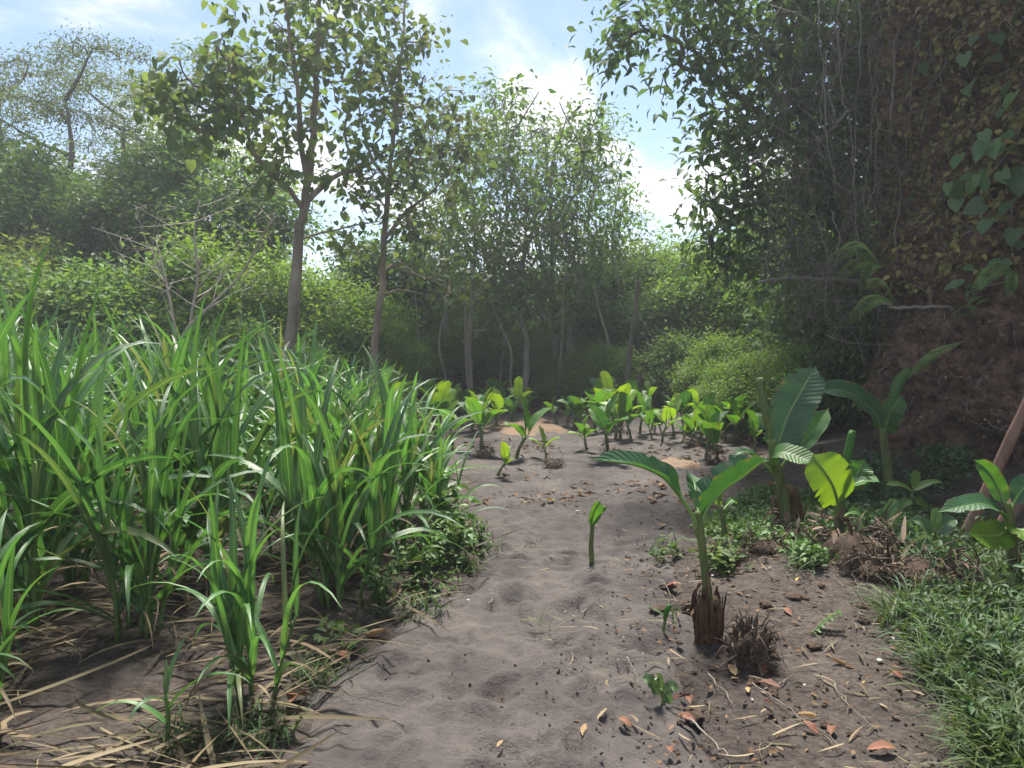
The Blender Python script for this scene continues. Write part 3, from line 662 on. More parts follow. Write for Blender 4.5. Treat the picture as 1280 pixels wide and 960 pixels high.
bush = [(BL, 'bright green', [(350, 17.5, 1.05), (405, 18, 1.0), (455, 18.5, .8), (300, 17, .8), (865, 19, .95), (905, 18, .92), (945, 17, .85), (830, 20.5, 1.), (505, 19.2, .42), (548, 19.8, .5), (588, 19.4, .4), (632, 19.9, .48), (672, 19.3, .4), (705, 19.8, .46), (750, 19.4, .5), (715, 17.3, .4), (745, 17.0, .48), (776, 16.7, .44), (690, 17.8, .36), (655, 18.6, .5), (560, 18.8, .42), (520, 18.4, .4), (610, 18.9, .42), (255, 17.0, 1.2), (150, 16.6, .6), (980, 16.2, .8), (890, 15.5, .5), (925, 15.6, .48), (935, 12.5, .42), (985, 11.6, .45), (900, 13.6, .36), (800, 21.5, .95), (745, 22.5, 1.)]),
        (BY, 'yellowish green', [(960, 19.5, 1.1), (1010, 14.5, .62), (870, 22, 1.1), (60, 15.5, .8), (585, 24.5, .9), (20, 17, 1.2)]),
        (BD, 'dark green', [(500, 20.8, .85), (555, 22.2, .8), (620, 23.2, .75), (680, 23.8, .85), (745, 18.8, .5), (770, 18.3, .58), (785, 20, .75), (215, 17.3, .9), (260, 18, 1.), (1000, 18, 1.1), (1035, 15.5, 1.05), (1055, 12.6, .85), (1010, 20.5, 1.2), (160, 17, .75), (470, 21.5, 1.)]),
        (BM, 'mid green', [(100, 15.5, 1.25), (140, 16.3, 1.1), (180, 16.3, 1.), (240, 15.8, .9), (290, 15.6, .8), (40, 14.5, 1.1), (390, 15.8, .6), (470, 17.4, .5), (845, 17.2, .7), (818, 18.8, .8), (820, 16.9, .5), (860, 16.4, .45), (780, 17.4, .45), (985, 13.2, .62), (1030, 11.2, .55), (0, 16, 1.3), (480, 20.5, .6), (540, 21., .6), (590, 21.4, .55), (640, 21.2, .6), (510, 23, .8), (690, 20.8, .5), (570, 23.5, .8), (620, 24, .9), (500, 22, .85), (555, 21.8, .8), (610, 22.4, .85), (660, 22, .8), (715, 21.5, .8)])]
for P_, tone, lst in bush:
    for i, (px, d, s) in enumerate(lst):
        zone = 'behind the tall grass field' if px < 480 else ('below the thicket of slender trees' if px < 795 else 'beyond the banana plot towards the cliff')
        spawn('shrub', P_, g3(px, d), i * 2.3 + px, s, f'{tone} leafy shrub in the dense growth {zone}', 'shrub', f'{tone} shrubs {zone}')

# pale bare saplings in front of the lush trees
def bare(seed, pts, d, kids):
    r = np.random.default_rng(seed); P = [W(*p, d) for p in pts]; b = P[0].copy(); b[2] = Hz(b[0], b[1]) ; g = Geo(); br = []
    c = bez([q - b for q in [b] + P], 22); tube(g, c, np.linspace(.035, .012, 22), 6)
    for k in range(kids):
        gb = Geo(); i = 8 + int(r.integers(0, 13)); a = r.normal(0, 1, 3) * [1, .4, .3] + [0, 0, .6]; a = nrm(a[None])[0] * (.5 + r.random())
        q = bez([c[i], c[i] + a * .5 + r.normal(0, .06, 3), c[i] + a + [0, 0, .1]], 8); tube(gb, q, np.linspace(.012, .004, 8), 4)
        for m in range(2):
            e = q[4 + m * 2]; tube(gb, bez([e, e + r.normal(0, .15, 3), e + r.normal(0, .3, 3)], 5), [.006, .005, .004, .003, .002], 4)
        br.append(('branch', gb.mesh('bare_branch', M['bark_bare'])))
    return [('trunk', g.mesh('bare_trunk', M['bark_bare']))] + br, b
for sd, pts, d, lb in [(1, [(222, 440), (215, 390), (205, 340), (195, 300)], 14.5, 'thin leafless pale sapling, the more upright of the pair'),
                       (2, [(235, 440), (240, 390), (247, 345), (243, 290), (250, 250)], 14.2, 'leafless pale sapling with twiggy side shoots behind the grass'),
                       (3, [(225, 430), (260, 385), (300, 345), (325, 300), (345, 270)], 14.0, 'pale dead stem leaning over towards the forked trunk')]:
    P_, b = bare(sd, pts, d, 9); spawn('bare_sapling', P_, b, label=lb, cat='sapling')

# overhanging trees on the cliff's far shoulder
b = np.array([4.9, 10.6, 2.6])
w = lambda px, py, d: W(px, py, d) - b
tr = [[np.zeros(3), w(1040, 260, 10.3), w(1010, 160, 10.0), w(985, 60, 9.8), w(960, -60, 9.6)], [w(1020, 200, 10.1), w(960, 150, 9.8), w(900, 100, 9.6), w(850, 40, 9.4)],
      [w(995, 100, 9.9), w(920, 20, 9.6), w(850, -30, 9.3), w(790, -40, 9.2)], [w(1040, 260, 10.3), w(975, 250, 10.2), w(920, 260, 10.2), w(890, 290, 10.2)]]
def bp(px, py, hw, hh, d, hd, n): c = W(px, py, d) - b; return (*c, hw / F * d, hd, hh / F * d, n)
bl = [bp(1010, 40, 90, 80, 9.6, 1., 70), bp(960, 130, 70, 60, 9.7, .8, 70), bp(930, 30, 60, 60, 9.5, .8, 46), bp(870, -10, 60, 40, 9.3, .7, 34), bp(790, 20, 45, 30, 9.2, .5, 18), bp(765, 62, 22, 22, 9.2, .3, 8),
      bp(880, 80, 45, 40, 9.5, .5, 22), bp(830, 100, 25, 25, 9.4, .3, 5), bp(900, 170, 50, 45, 9.8, .5, 34), bp(985, 220, 80, 60, 10., .9, 90), bp(910, 250, 50, 45, 10.1, .6, 36), bp(890, 305, 45, 35, 10.2, .5, 22),
      bp(960, 310, 70, 45, 10.3, .8, 60), bp(1060, 150, 70, 90, 9.6, .8, 90), bp(1060, -40, 110, 50, 9.4, 1., 80), bp(1080, 60, 70, 60, 9.2, .7, 50), bp(1040, 330, 50, 50, 10.2, .6, 40)]
P_ = make_tree('overhang', tr, [(.13, .03), (.05, .015), (.05, .012), (.045, .012)], bl, M['canopy'], M['bark_dark'], 13, .17, .145, .45, .5, True, 91, .006, 0.)
spawn('overhanging_tree', P_, b, label='dark leaning tree spreading from the cliff shoulder over the plot', cat='tree')
b = np.array([6.2, 12.2, 2.2])
w = lambda px, py, d: W(px, py, d) - b
tr = [[np.zeros(3), w(1060, 260, 12), w(1050, 120, 11.8), w(1060, -30, 11.5)]]
bl = [bp(1050, 60, 90, 80, 11.8, 1.2, 50), bp(1010, 180, 70, 70, 12, 1.1, 44), bp(1060, 260, 80, 70, 12, 1., 90), bp(1000, 330, 60, 45, 12.2, .9, 34), bp(1065, 390, 50, 50, 12., .8, 44)]
P_ = make_tree('shoulder', tr, [(.14, .03)], bl, M['bush_dark'], M['bark_dark'], 20, .28, .15, .5, .5, True, 92, .006, 0.)
spawn('overhanging_tree', P_, b, label='dense shaded tree rooted higher on the slope, behind the leaning overhanging tree', cat='tree')
# two broken stems at the plot's far edge
for sd, pts, d, lb, rr in [(5, [(783, 496), (787, 440), (795, 390), (797, 350)], 15.8, 'thin dark leaning trunk at the far edge of the banana plot', .07), (6, [(798, 500), (800, 480), (799, 462)], 15.4, 'short broken dark stem beside the leaning trunk', .06)]:
    P = [W(*p, d) for p in pts]; b = P[0].copy(); b[2] = Hz(b[0], b[1]) - .05; g = Geo(); tube(g, bez([b * 0] + [q - b for q in P[1:]], 14), np.linspace(rr, rr * .55, 14), 8, .08)
    single('dead_sapling', g.mesh('dead_sapling', M['bark_dark']), b, label=lb, cat='dead trunk')
# far wooded hill line as one mass
r = np.random.default_rng(99); n = 900
C = np.stack([r.uniform(-70, 60, n), r.uniform(46, 60, n), r.uniform(0, 4.0, n) + 1.2], -1)
g = Geo(); leafcloud(g, C, 26, .9, .8, .6, .3, False, 9)
tag(link('far_woods', g.mesh('far_woods', M['round'])), kind='stuff')

# ------------------------------------------------------------------ tall fodder grass
def clump(seed, nt, h, spread=.13, wide=.058):
    r = np.random.default_rng(seed); parts = []; gl = Geo()
    for k in range(nt):
        a = r.random() * 6.28; q = spread * r.random() ** .5; p0 = np.array([q * math.cos(a), q * math.sin(a), -.03])
        lean = .10 + .22 * r.random(); hs = h * (.26 + .22 * r.random()); a2 = a + r.normal(0, .5)
        top = p0 + [lean * hs * math.cos(a2), lean * hs * math.sin(a2), hs]
        path = bez([p0, p0 * .55 + top * .45 - [0.02 * math.cos(a2), .02 * math.sin(a2), 0], top], 8)
        g = Geo(); tube(g, path, np.linspace(.013, .009, 8), 6); parts.append(('stalk', g.mesh('napier_stalk', M['cane'])))
        nl = int(r.integers(6, 9)); f = np.linspace(.25, 1, nl); az0 = r.random() * 6.28
        P = np.array([np.interp(f, np.linspace(0, 1, 8), path[:, c]) for c in range(3)]).T
        az = az0 + np.arange(nl) * pi + r.normal(0, .45, nl)
        el = np.interp(f, [.25, .55, 1], [.8, 1.25, 1.52]) + r.normal(0, .08, nl)
        L = h * (.45 + .27 * np.sin(f * 2.6)) * (.8 + .35 * r.random(nl))
        dr = np.interp(f, [.25, .7, 1], [1.8, 1.5, .6]) * (.55 + .8 * r.random(nl))
        blades(gl, P, az, el, L, wide * (.65 + .6 * r.random(nl)), dr, r.normal(0, .5, nl), r.normal(0, .35, nl), 10, 1.9, .35)
    parts.append(('foliage', gl.mesh('napier_foliage', M['grass'])))
    gd = Geo(); n = 9; a = r.random(n) * 6.28
    blades(gd, np.stack([.6 * spread * np.cos(a), .6 * spread * np.sin(a), r.uniform(.03, .45, n)], -1), a, r.uniform(.3, 1.2, n), r.uniform(.25, .6, n), r.uniform(.012, .03, n), r.uniform(1.2, 2.6, n), r.normal(0, .8, n), r.normal(0, .5, n), 8, 1.2, .3)
    parts.append(('dry_blades', gd.mesh('napier_dry_blades', M['straw'])))
    return parts
GC = [clump(200 + i, n, h) for i, (n, h) in enumerate([(6, 1.65), (7, 1.55), (5, 1.7), (7, 1.5), (6, 1.4), (7, 1.75), (5, 1.5)])]
front = [(255, 735, 5, 1.02, .3, 'broad bright green grass clump with stiff upright blades, centre of the front row'), (318, 885, 2, .62, 1.2, 'slim tufted grass clump alone on the dark bare soil by the path'),
         (170, 800, 3, .98, 2.2, 'leafy grass clump rising from dark soil and straw'), (430, 765, 0, .93, 4.1, 'upright grass clump right beside the sandy path edge'),
         (20, 800, 5, 1.16, .9, 'thick tall grass clump cut by the side of the view, blades bunched upright'), (500, 690, 1, .82, 5.0, 'wispy grass clump behind the weeds at the path edge'),
         (555, 680, 6, .62, 3.3, 'short thin grass clump nearest the sandy bend'), (535, 650, 4, .85, 1.0, 'last tall grass clump before the young bananas'), (-30, 905, 4, .70, 2.0, 'grass clump arching into view low over the straw'),
         (360, 715, 4, .92, 2.6, 'drooping grass clump behind the upright path-side clump'), (100, 740, 1, .95, 5.4, 'grass clump with pale arching blades beside the thick tall clump')]
taken = []
for px, py, k, s, rz, lb in front:
    x, y = GP(px, py); taken.append((x, y)); spawn('fodder_grass', GC[k], (x, y, Hz(x, y)), rz, s * 1.0, lb, 'grass clump', 'fodder grass clumps')
r2 = np.random.default_rng(17); cand = []
y = 4.0
while y < 11.6:
    x = -.74 * y - .9
    fx = lambda q: min(xl(min(q, 8.3)), -.8 - .16 * (q - 5.2)) if q > 5.2 else xl(q)
    while x < fx(y) - .12:
        X, Y = x + r2.normal(0, .13), y + r2.normal(0, .12)
        if X < fx(Y) - .12 and all((X - a) ** 2 + (Y - b_) ** 2 > .13 for a, b_ in taken) and not (Y < 4.5 and X > -1.8): cand.append((X, Y))
        x += .66
    y += .72 if y < 8 else .85
for i, (x, y) in enumerate(cand):
    deep = y > 7.5
    spawn('fodder_grass', GC[int(r2.integers(0, 7))], (x, y, Hz(x, y)), r2.random() * 6.28, (.90 + .32 * r2.random()) * (1.04 if x < -.45 * y else 1.) - .2 * (x > fx(y) - .8),
          'tall green grass clump far back in the crowded field' if deep else 'tall green grass clump in the middle rows of the field', 'grass clump',
          'fodder grass clumps far back' if deep else 'fodder grass clumps in the middle rows')
print('clumps', len(cand))
# one young shoot in the foreground
r = np.random.default_rng(301); gs, gl = Geo(), Geo()
path = bez([(0, 0, -.02), (.01, 0, .1), (.0, .01, .2)], 8); tube(gs, path, np.linspace(.011, .007, 8), 6)
blades(gl, path[[3, 5, 7, 7, 6]], [3.3, -.05, .9, 1.9, 4.4], [.9, .95, 1.35, 1.4, .7], [.3, .38, .22, .13, .2], [.042, .045, .03, .022, .035], [1.7, 1.7, .5, .2, 1.6], [.3, -.3, .2, 0, 0], 0, 10, 1.6, .3)
x, y = GP(208, 945); spawn('grass_shoot', [('stalk', gs.mesh('shoot_stalk', M['cane'])), ('foliage', gl.mesh('shoot_foliage', M['grass']))], (x, y, Hz(x, y)), label='small young grass shoot with two arching leaves on dark soil', cat='grass shoot')

# dry straw in the field
r = np.random.default_rng(5); g = Geo(); n = 1500
yy = 2.2 + 6.5 * r.random(n) ** 1.6; xx = xl(yy) - .02 - (.75 * yy + .8 + xl(yy)) * r.random(n)
keep = (fbm(xx * 1.1, yy * 1.1, 61, 3) > -.16) & ((xx + 1.75) ** 2 / .16 + (yy - 3.35) ** 2 / .06 > 1) ; xx, yy = xx[keep], yy[keep]; n = len(xx)
blades(g, np.stack([xx, yy, H(xx, yy) + .02 + .03 * r.random(n)], -1), r.normal(.05, .8, n) + pi * (r.random(n) > .5), r.uniform(0, .3, n), r.uniform(.2, .75, n), r.uniform(.005, .026, n), r.uniform(.0, .6, n), r.normal(0, .8, n), r.normal(0, .5, n), 6, 1.2, .2)
n = 34; yy = 2.4 + .5 * r.random(n); xx = -2.1 + .75 * r.random(n)
blades(g, np.stack([xx, yy, H(xx, yy) + .03 + .04 * r.random(n)], -1), r.normal(.1, .4, n) + pi * (r.random(n) > .6), r.uniform(0, .2, n), r.uniform(.3, .8, n), r.uniform(.006, .024, n), r.uniform(.05, .5, n), r.normal(0, 1.2, n), r.normal(0, .9, n), 6, 1.2, .2)
tag(link('dry_straw', g.mesh('dry_straw', M['straw'])), kind='stuff')
# debris scattered on the sand and the soil right of it
r = np.random.default_rng(6); g = Geo(); n = 1300
yy = 2.4 + 12 * r.random(n) ** 1.5; xx = xl(yy) + (xr(yy) + 1.7 - xl(yy)) * r.random(n) ** .55
k = (fbm(xx * .9, yy * .9, 71, 3) + .9 * ss(xx - xr(yy), -.9, .2) > .32); xx, yy = xx[k], yy[k]; n = len(xx)
blades(g, np.stack([xx, yy, H(xx, yy) + .015 + .012 * r.random(n)], -1), r.uniform(0, 6.28, n), r.uniform(-.05, .15, n), r.uniform(.02, .16, n), r.uniform(.003, .014, n), r.uniform(-.2, .4, n), 0, r.normal(0, .6, n), 4, 1.2, .2)
tag(link('dry_debris', g.mesh('dry_debris', M['straw'])), kind='stuff')
# grit and crumbs of earth on the path's rougher right half
r = np.random.default_rng(66); g = Geo(); n = 5200
yy = 2.3 + 7 * r.random(n) ** 1.7; xx = xl(yy) + (xr(yy) + 1.2 - xl(yy)) * (1 - r.random(n) ** 1.7)
k = fbm(xx * 2.2, yy * 2.2, 83, 4) + .4 * ss(xx - xl(yy), .3, 1.3) > .12; xx, yy = xx[k], yy[k]; n = len(xx)
put_leaves(g, np.stack([xx, yy, H(xx, yy) + .012 + .02 * (edge(xx, yy) > 0) * r.random(n)], -1), r.normal(0, 1, (n, 3)), .004 + .02 * r.random(n) ** 3, .8, True, 66)
tag(link('soil_grit', g.mesh('soil_grit', M['grit'], False)), kind='stuff')
# leaf litter on the rear bank and soil
r = np.random.default_rng(7); g = Geo(); n = 9000
yy = r.uniform(15.8, 21, n); xx = r.uniform(-8, 4, n); k = (yy > 17.2) | (fbm(xx, yy, 5) > .1); xx, yy = xx[k], yy[k]
put_leaves(g, np.stack([xx, yy, H(xx, yy) + .03], -1), r.normal(0, 1, (len(xx), 3)) * [1, 1, .15], r.uniform(.08, .2, len(xx)), .5, False, 3)
n = 2600; yy = 7.0 + 10 * r.random(n); xx = xl(yy) - .6 + (xr(yy) + 1.5 - xl(yy)) * r.random(n); k = fbm(xx * .8, yy * .8, 15, 3) > .2; xx, yy = xx[k], yy[k]
put_leaves(g, np.stack([xx, yy, H(xx, yy) + .03], -1), r.normal(0, 1, (len(xx), 3)) * [1, 1, .15], r.uniform(.03, .14, len(xx)), .4, False, 13)
n = 1500; yy = r.uniform(2.3, 7.5, n); xx = xr(yy) + r.uniform(-.35, 2.3, n); k = cliff_dist(xx, yy) > .2; xx, yy = xx[k], yy[k]
put_leaves(g, np.stack([xx, yy, H(xx, yy) + .015], -1), r.normal(0, 1, (len(xx), 3)) * [1, 1, .2], r.uniform(.015, .05, len(xx)), .5, False, 4)
tag(link('leaf_litter', g.mesh('leaf_litter', M['litter'])), kind='stuff')
# low herbs
def herbs(name, regs, mat, size, hgt, seed, ratio=.45, per=7):
    r = np.random.default_rng(seed); PP = []
    for (px, py, hw, hh, n) in regs:
        a = r.random(n) * 6.28; q = r.random(n) ** .5
        pts = np.array([GP(px + hw * q_ * math.cos(a_), py + hh * q_ * math.sin(a_)) for a_, q_ in zip(a, q)]); PP.append(pts)
    PP = np.concatenate(PP); k = fbm(PP[:, 0] * 3, PP[:, 1] * 3, seed, 3) > -.35; PP = PP[k]
    z = H(PP[:, 0], PP[:, 1]); g = Geo(); i = np.repeat(np.arange(len(PP)), per)
    P = np.stack([PP[i, 0] + r.normal(0, .04, len(i)), PP[i, 1] + r.normal(0, .04, len(i)), z[i] + hgt * r.random(len(i))], -1)
    put_leaves(g, P, r.normal(0, 1, (len(i), 3)) * [1, 1, .4] + [0, 0, .15], size * (.5 + r.random(len(i))), ratio, True, seed)
    tag(link(name, g.mesh(name, mat)), kind='stuff')
herbs('ground_cover', [(925, 665, 45, 26, 420), (965, 640, 50, 24, 420), (960, 690, 40, 16, 120), (1020, 655, 50, 26, 260), (1010, 725, 22, 12, 50)], M['herb'], .05, .1, 12)
herbs('ground_cover', [(1090, 660, 60, 26, 200), (1180, 680, 70, 24, 260), (1240, 760, 60, 60, 130), (1170, 800, 40, 30, 50), (1200, 720, 80, 20, 140), (1230, 860, 60, 60, 70), (1265, 930, 50, 40, 50)], M['bush_dark'], .038, .14, 13)
herbs('ground_cover', [(1075, 628, 50, 14, 170), (1160, 634, 60, 14, 150), (1100, 650, 60, 12, 110)], M['weed_dark'], .06, .16, 16)
herbs('ground_cover', [(560, 720, 30, 12, 14), (520, 745, 35, 14, 14), (590, 690, 26, 10, 8), (545, 690, 40, 14, 14)], M['herb'], .05, .13, 14)
herbs('ground_cover', [(540, 720, 50, 22, 14), (420, 810, 45, 18, 8), (830, 700, 12, 8, 12), (905, 720, 16, 16, 40)], M['round'], .06, .12, 15)
# short grass by the cliff foot and along the path
r = np.random.default_rng(21); g = Geo()
pts = []
for (px, py, hw, hh, n) in [(1235, 800, 75, 70, 300), (1262, 905, 60, 66, 280), (1200, 845, 45, 30, 170), (1160, 730, 60, 20, 120), (1260, 720, 50, 30, 200), (1305, 960, 62, 50, 220), (1130, 790, 30, 20, 60)]:
    a = r.random(n) * 6.28; q = r.random(n) ** .5; pts += [GP(px + hw * q_ * math.cos(a_), py + hh * q_ * math.sin(a_)) for a_, q_ in zip(a, q)]
pts = np.array(pts); n = len(pts)
for _ in range(3):
    blades(g, np.stack([pts[:, 0] + r.normal(0, .03, n), pts[:, 1] + r.normal(0, .03, n), H(pts[:, 0], pts[:, 1])], -1), r.random(n) * 6.28, r.uniform(.4, 1.4, n), r.uniform(.10, .38, n), r.uniform(.005, .013, n), r.uniform(.6, 2.2, n), r.normal(0, .6, n), r.normal(0, .5, n), 5, 1.5, .25)
tag(link('grass', g.mesh('grass', M['shortgrass'])), kind='stuff')
g = Geo(); pts = []
for (px, py, hw, hh, n) in [(600, 690, 30, 14, 60), (575, 715, 25, 8, 60), (500, 770, 60, 14, 130), (400, 850, 40, 16, 80), (330, 920, 40, 26, 120), (240, 945, 60, 15, 60), (835, 695, 14, 8, 26), (1000, 735, 24, 14, 70), (840, 780, 10, 6, 8), (680, 790, 12, 5, 8)]:
    a = r.random(n) * 6.28; q = r.random(n) ** .5; pts += [GP(px + hw * q_ * math.cos(a_), py + hh * q_ * math.sin(a_)) for a_, q_ in zip(a, q)]
pts = np.array(pts); n = len(pts)
blades(g, np.stack([pts[:, 0], pts[:, 1], H(pts[:, 0], pts[:, 1])], -1), r.random(n) * 6.28, r.uniform(.5, 1.4, n), r.uniform(.07, .22, n), r.uniform(.005, .011, n), r.uniform(.4, 1.8, n), r.normal(0, .6, n), r.normal(0, .5, n), 5, 1.5, .25)
tag(link('edge_grass', g.mesh('edge_grass', M['shortgrass'])), kind='stuff')

# ------------------------------------------------------------------ banana plants
def banana_prof(s, t0):
    u = np.clip((s - t0) / (1 - t0), 0, 1)
    return np.where(s < t0, .05, np.maximum(.05 * (1 - u), (1 - (2 * u - .95) ** 2 / 1.12).clip(0) ** .4 * np.minimum(1, u * 7 + .05) * np.minimum(1, (1 - u) * 8)))
def spine_leaf(ctrl, width, n0, n1=None, t0=.22, fold=.3, rip=.05, mat='banana', seed=0, n=40, stalk=.011):
    """one banana leaf from control points: returns ('leaf', mesh, [('midrib', mesh)])"""
    p = bez(ctrl, n); T = nrm(np.gradient(p, axis=0)); n0 = np.asarray(n0, float); n1 = n0 if n1 is None else np.asarray(n1, float)
    s = np.linspace(0, 1, n); hint = n0 + (n1 - n0) * s[:, None]
    S = nrm(np.cross(T, hint)); N = np.cross(S, T)
    g = Geo(); strip(g, p[None], S[None], N[None], (width / 2 * banana_prof(s, t0))[None], fold, 8, rip, seed, .09)
    gr = Geo(); tube(gr, p - N * .003, stalk * (1 - .82 * s) + .001, 6)
    return ('leaf', g.mesh('banana_leaf', M[mat]), [('midrib', gr.mesh('banana_midrib', M['rib']))])
def rolled(ctrl, r0, seed=0, mat='banana'):
    p = bez(ctrl, 14); s = np.linspace(0, 1, 14); g = Geo()
    tube(g, p, r0 * (.45 + .75 * np.sin(np.minimum(1, s * 1.25) * pi * .62)) * np.where(s > .93, .75, 1), 9, .03, seed)
    return ('rolled_leaf', g.mesh('rolled_leaf', M[mat]))
def stem(ctrl, ra, rb, n=14):
    g = Geo(); tube(g, bez(ctrl, n), np.linspace(ra, rb, n), 12, .035, 4); return ('stem', g.mesh('banana_stem', M['pseudo']))
UP = (0, 0, 1)
def at(base, d0): return lambda px, py, dd=0: W(px, py, d0 + dd) - base
def fix(px, py): x, y = GP(px, py); return np.array([x, y, Hz(x, y)]), y

def dry_sheath(ctrl, rad, n, seed):
    r = np.random.default_rng(seed); p = bez(ctrl, 20); i = r.integers(2, 13, n); g = Geo(); a = r.random(n) * 6.28
    L_ = np.linalg.norm(p[-1] - p[0])
    blades(g, p[i] + np.stack([rad * np.cos(a), rad * np.sin(a), 0 * a], -1), a, r.uniform(-.9, 1.1, n), L_ * r.uniform(.15, .42, n), rad * r.uniform(.5, 1.6, n), r.uniform(.6, 2.2, n), r.normal(0, 1, n), r.normal(0, .5, n), 7, .8, .4)
    return ('dry_sheath', g.mesh('banana_dry_sheath', M['litter']))
# main plant on the brown sheathed stump
b, d = fix(884, 800); w = at(b, d)
parts = [stem([w(888, 765), w(882, 720), w(876, 670), w(872, 640)], .023, .018),
         spine_leaf([w(872, 660), w(858, 632, -.03), w(838, 605, -.08), w(822, 592, -.1), w(790, 580, -.14), w(738, 574, -.2)], .17, (-.6, -.3, .55), (.05, -.42, 1), .26, .55, .04, 'banana_dark', 1),
         spine_leaf([w(876, 655), w(884, 634, .0), w(905, 612, .02), w(928, 596, .05), w(958, 572, .1)], .25, (-.85, -.1, .6), (-.6, -.1, .9), .12, 1.0, .05, 'banana_dark', 2),
         spine_leaf([w(874, 650), w(870, 620, .12), w(868, 604, .2), w(862, 592, .34)], .16, (.3, -.7, .4), None, .1, .4, .05, 'banana_dark', 3)]
parts.append(dry_sheath([w(888, 765), w(882, 720), w(876, 670)], .022, 7, 1))
spawn('banana_plant', parts, b, label='young banana plant with dark drooping folded leaves on a brown sheathed stump', cat='banana plant', group='young banana plants')

# small neighbour with the yellow-green leaf
b, d = fix(906, 692); w = at(b, d)
parts = [stem([w(906, 690), w(905, 660), w(901, 632)], .022, .016), spine_leaf([w(902, 640), w(898, 622, -.02), w(912, 598, -.06), w(935, 585, -.1), w(958, 576, -.15)], .13, (-.5, -.5, .6), (0, -.3, 1), .1, .35, .04, 'banana_pale', 5),
         spine_leaf([w(902, 640), w(915, 626, .05), w(920, 630, .08)], .06, (0, -.4, 1), None, .2, .3, .05, 'banana', 6)]
parts.append(dry_sheath([w(906, 690), w(905, 660), w(901, 632)], .018, 4, 2))
spawn('banana_plant', parts, b, label='small banana plant with one yellow-green leaf, just behind the dark drooping one', cat='banana plant', group='young banana plants')

# plant with the big upright leaf
b, d = fix(985, 662); d = 5.9; b = np.array([(982 - 640) / F * d, d, 0]); b[2] = Hz(b[0], b[1]); w = at(b, d)
parts = [stem([w(982, 650), w(978, 612), w(968, 575), w(964, 550)], .045, .03),
         rolled([w(965, 560), w(960, 530), w(954, 500), w(950, 472)], .026, 2, 'pseudo'),
         spine_leaf([w(966, 575), w(974, 552, .02), w(985, 520, .06), w(1004, 485, .1), w(1020, 458, .14)], .36, (-.35, -.85, .3), (-.3, -.8, .5), .12, .16, .045, 'banana_dark', 7),
         spine_leaf([w(972, 590), w(985, 572, -.02), w(1000, 556, -.05), w(1018, 536, -.05), w(1036, 510, 0)], .21, (-.45, -.7, .6), None, .22, .35, .05, 'banana', 8),
         spine_leaf([w(970, 588), w(962, 578, -.1), w(975, 566, -.22), w(1004, 574, -.34), w(1016, 582, -.4)], .20, (-.05, -.62, .8), (0, -.65, .8), .15, .25, .04, 'banana', 9),
         spine_leaf([w(968, 592), w(945, 570, -.05), w(925, 566, -.1), w(912, 580, -.12)], .11, (0, -.3, 1), None, .25, .4, .05, 'banana_dark', 10)]
parts.append(dry_sheath([w(982, 650), w(978, 612), w(968, 575)], .04, 8, 3))
spawn('banana_plant', parts, b, label='banana plant with one large upright blade and a rolled spear leaf', cat='banana plant', group='young banana plants')

# bright round-leaved plant on the fibrous mound
b, d = fix(1050, 700); w = at(b, d)
parts = [stem([w(1048, 698), w(1049, 660), w(1050, 625), w(1050, 608)], .036, .026),
         spine_leaf([w(1049, 640), w(1046, 622, -.05), w(1040, 604, -.1), w(1028, 585, -.12), w(1016, 568, -.1)], .34, (.12, -.95, .2), None, .12, .12, .03, 'banana_pale', 11),
         rolled([w(1050, 612), w(1054, 590), w(1060, 565), w(1066, 538)], .024, 3, 'banana'),
         spine_leaf([w(1051, 618), w(1062, 604, .05), w(1072, 592, .08), w(1080, 575, .1)], .22, (-.4, -.8, .4), None, .15, .3, .05, 'banana', 12),
         spine_leaf([w(1051, 622), w(1068, 606, .02), w(1084, 600, .02), w(1100, 602, 0)], .14, (-.1, -.3, 1), None, .25, .3, .05, 'banana', 13),
         spine_leaf([w(1049, 650), w(1068, 640, .1), w(1085, 650, .12)], .08, (0, -.5, .8), None, .3, .3, .05, 'banana', 14)]
parts.append(dry_sheath([w(1048, 698), w(1049, 660), w(1050, 625)], .032, 8, 4))
spawn('banana_plant', parts, b, label='banana plant with a bright round yellow-green leaf, rooted in a fibrous brown mound', cat='banana plant', group='young banana plants')

# plant against the cliff
d = 7.0; b = np.array([(1108 - 640) / F * d, d, 0]); b[2] = Hz(b[0], b[1]); w = at(b, d)
parts = [stem([b * 0 + [0, 0, -.05], w(1110, 600), w(1106, 560), w(1103, 535)], .05, .03),
         spine_leaf([w(1103, 545), w(1096, 522, -.05), w(1082, 505, -.1), w(1055, 489, -.15), w(1020, 488, -.2)], .27, (-.1, -.8, .6), (0, -.7, .75), .1, .25, .045, 'banana_dark', 15),
         spine_leaf([w(1104, 545), w(1108, 530, -.02), w(1115, 512, -.05), w(1128, 494, -.05)], .26, (-.45, -.9, .25), None, .06, .35, .05, 'banana', 16),
         rolled([w(1104, 540), w(1114, 505), w(1124, 478), w(1138, 462)], .042, 5, 'banana')]
parts.append(dry_sheath([w(1108, 610), w(1110, 590), w(1106, 560)], .042, 5, 5))
spawn('banana_plant', parts, b, label='tall single-stemmed banana plant standing against the bare cliff face', cat='banana plant', group='young banana plants')

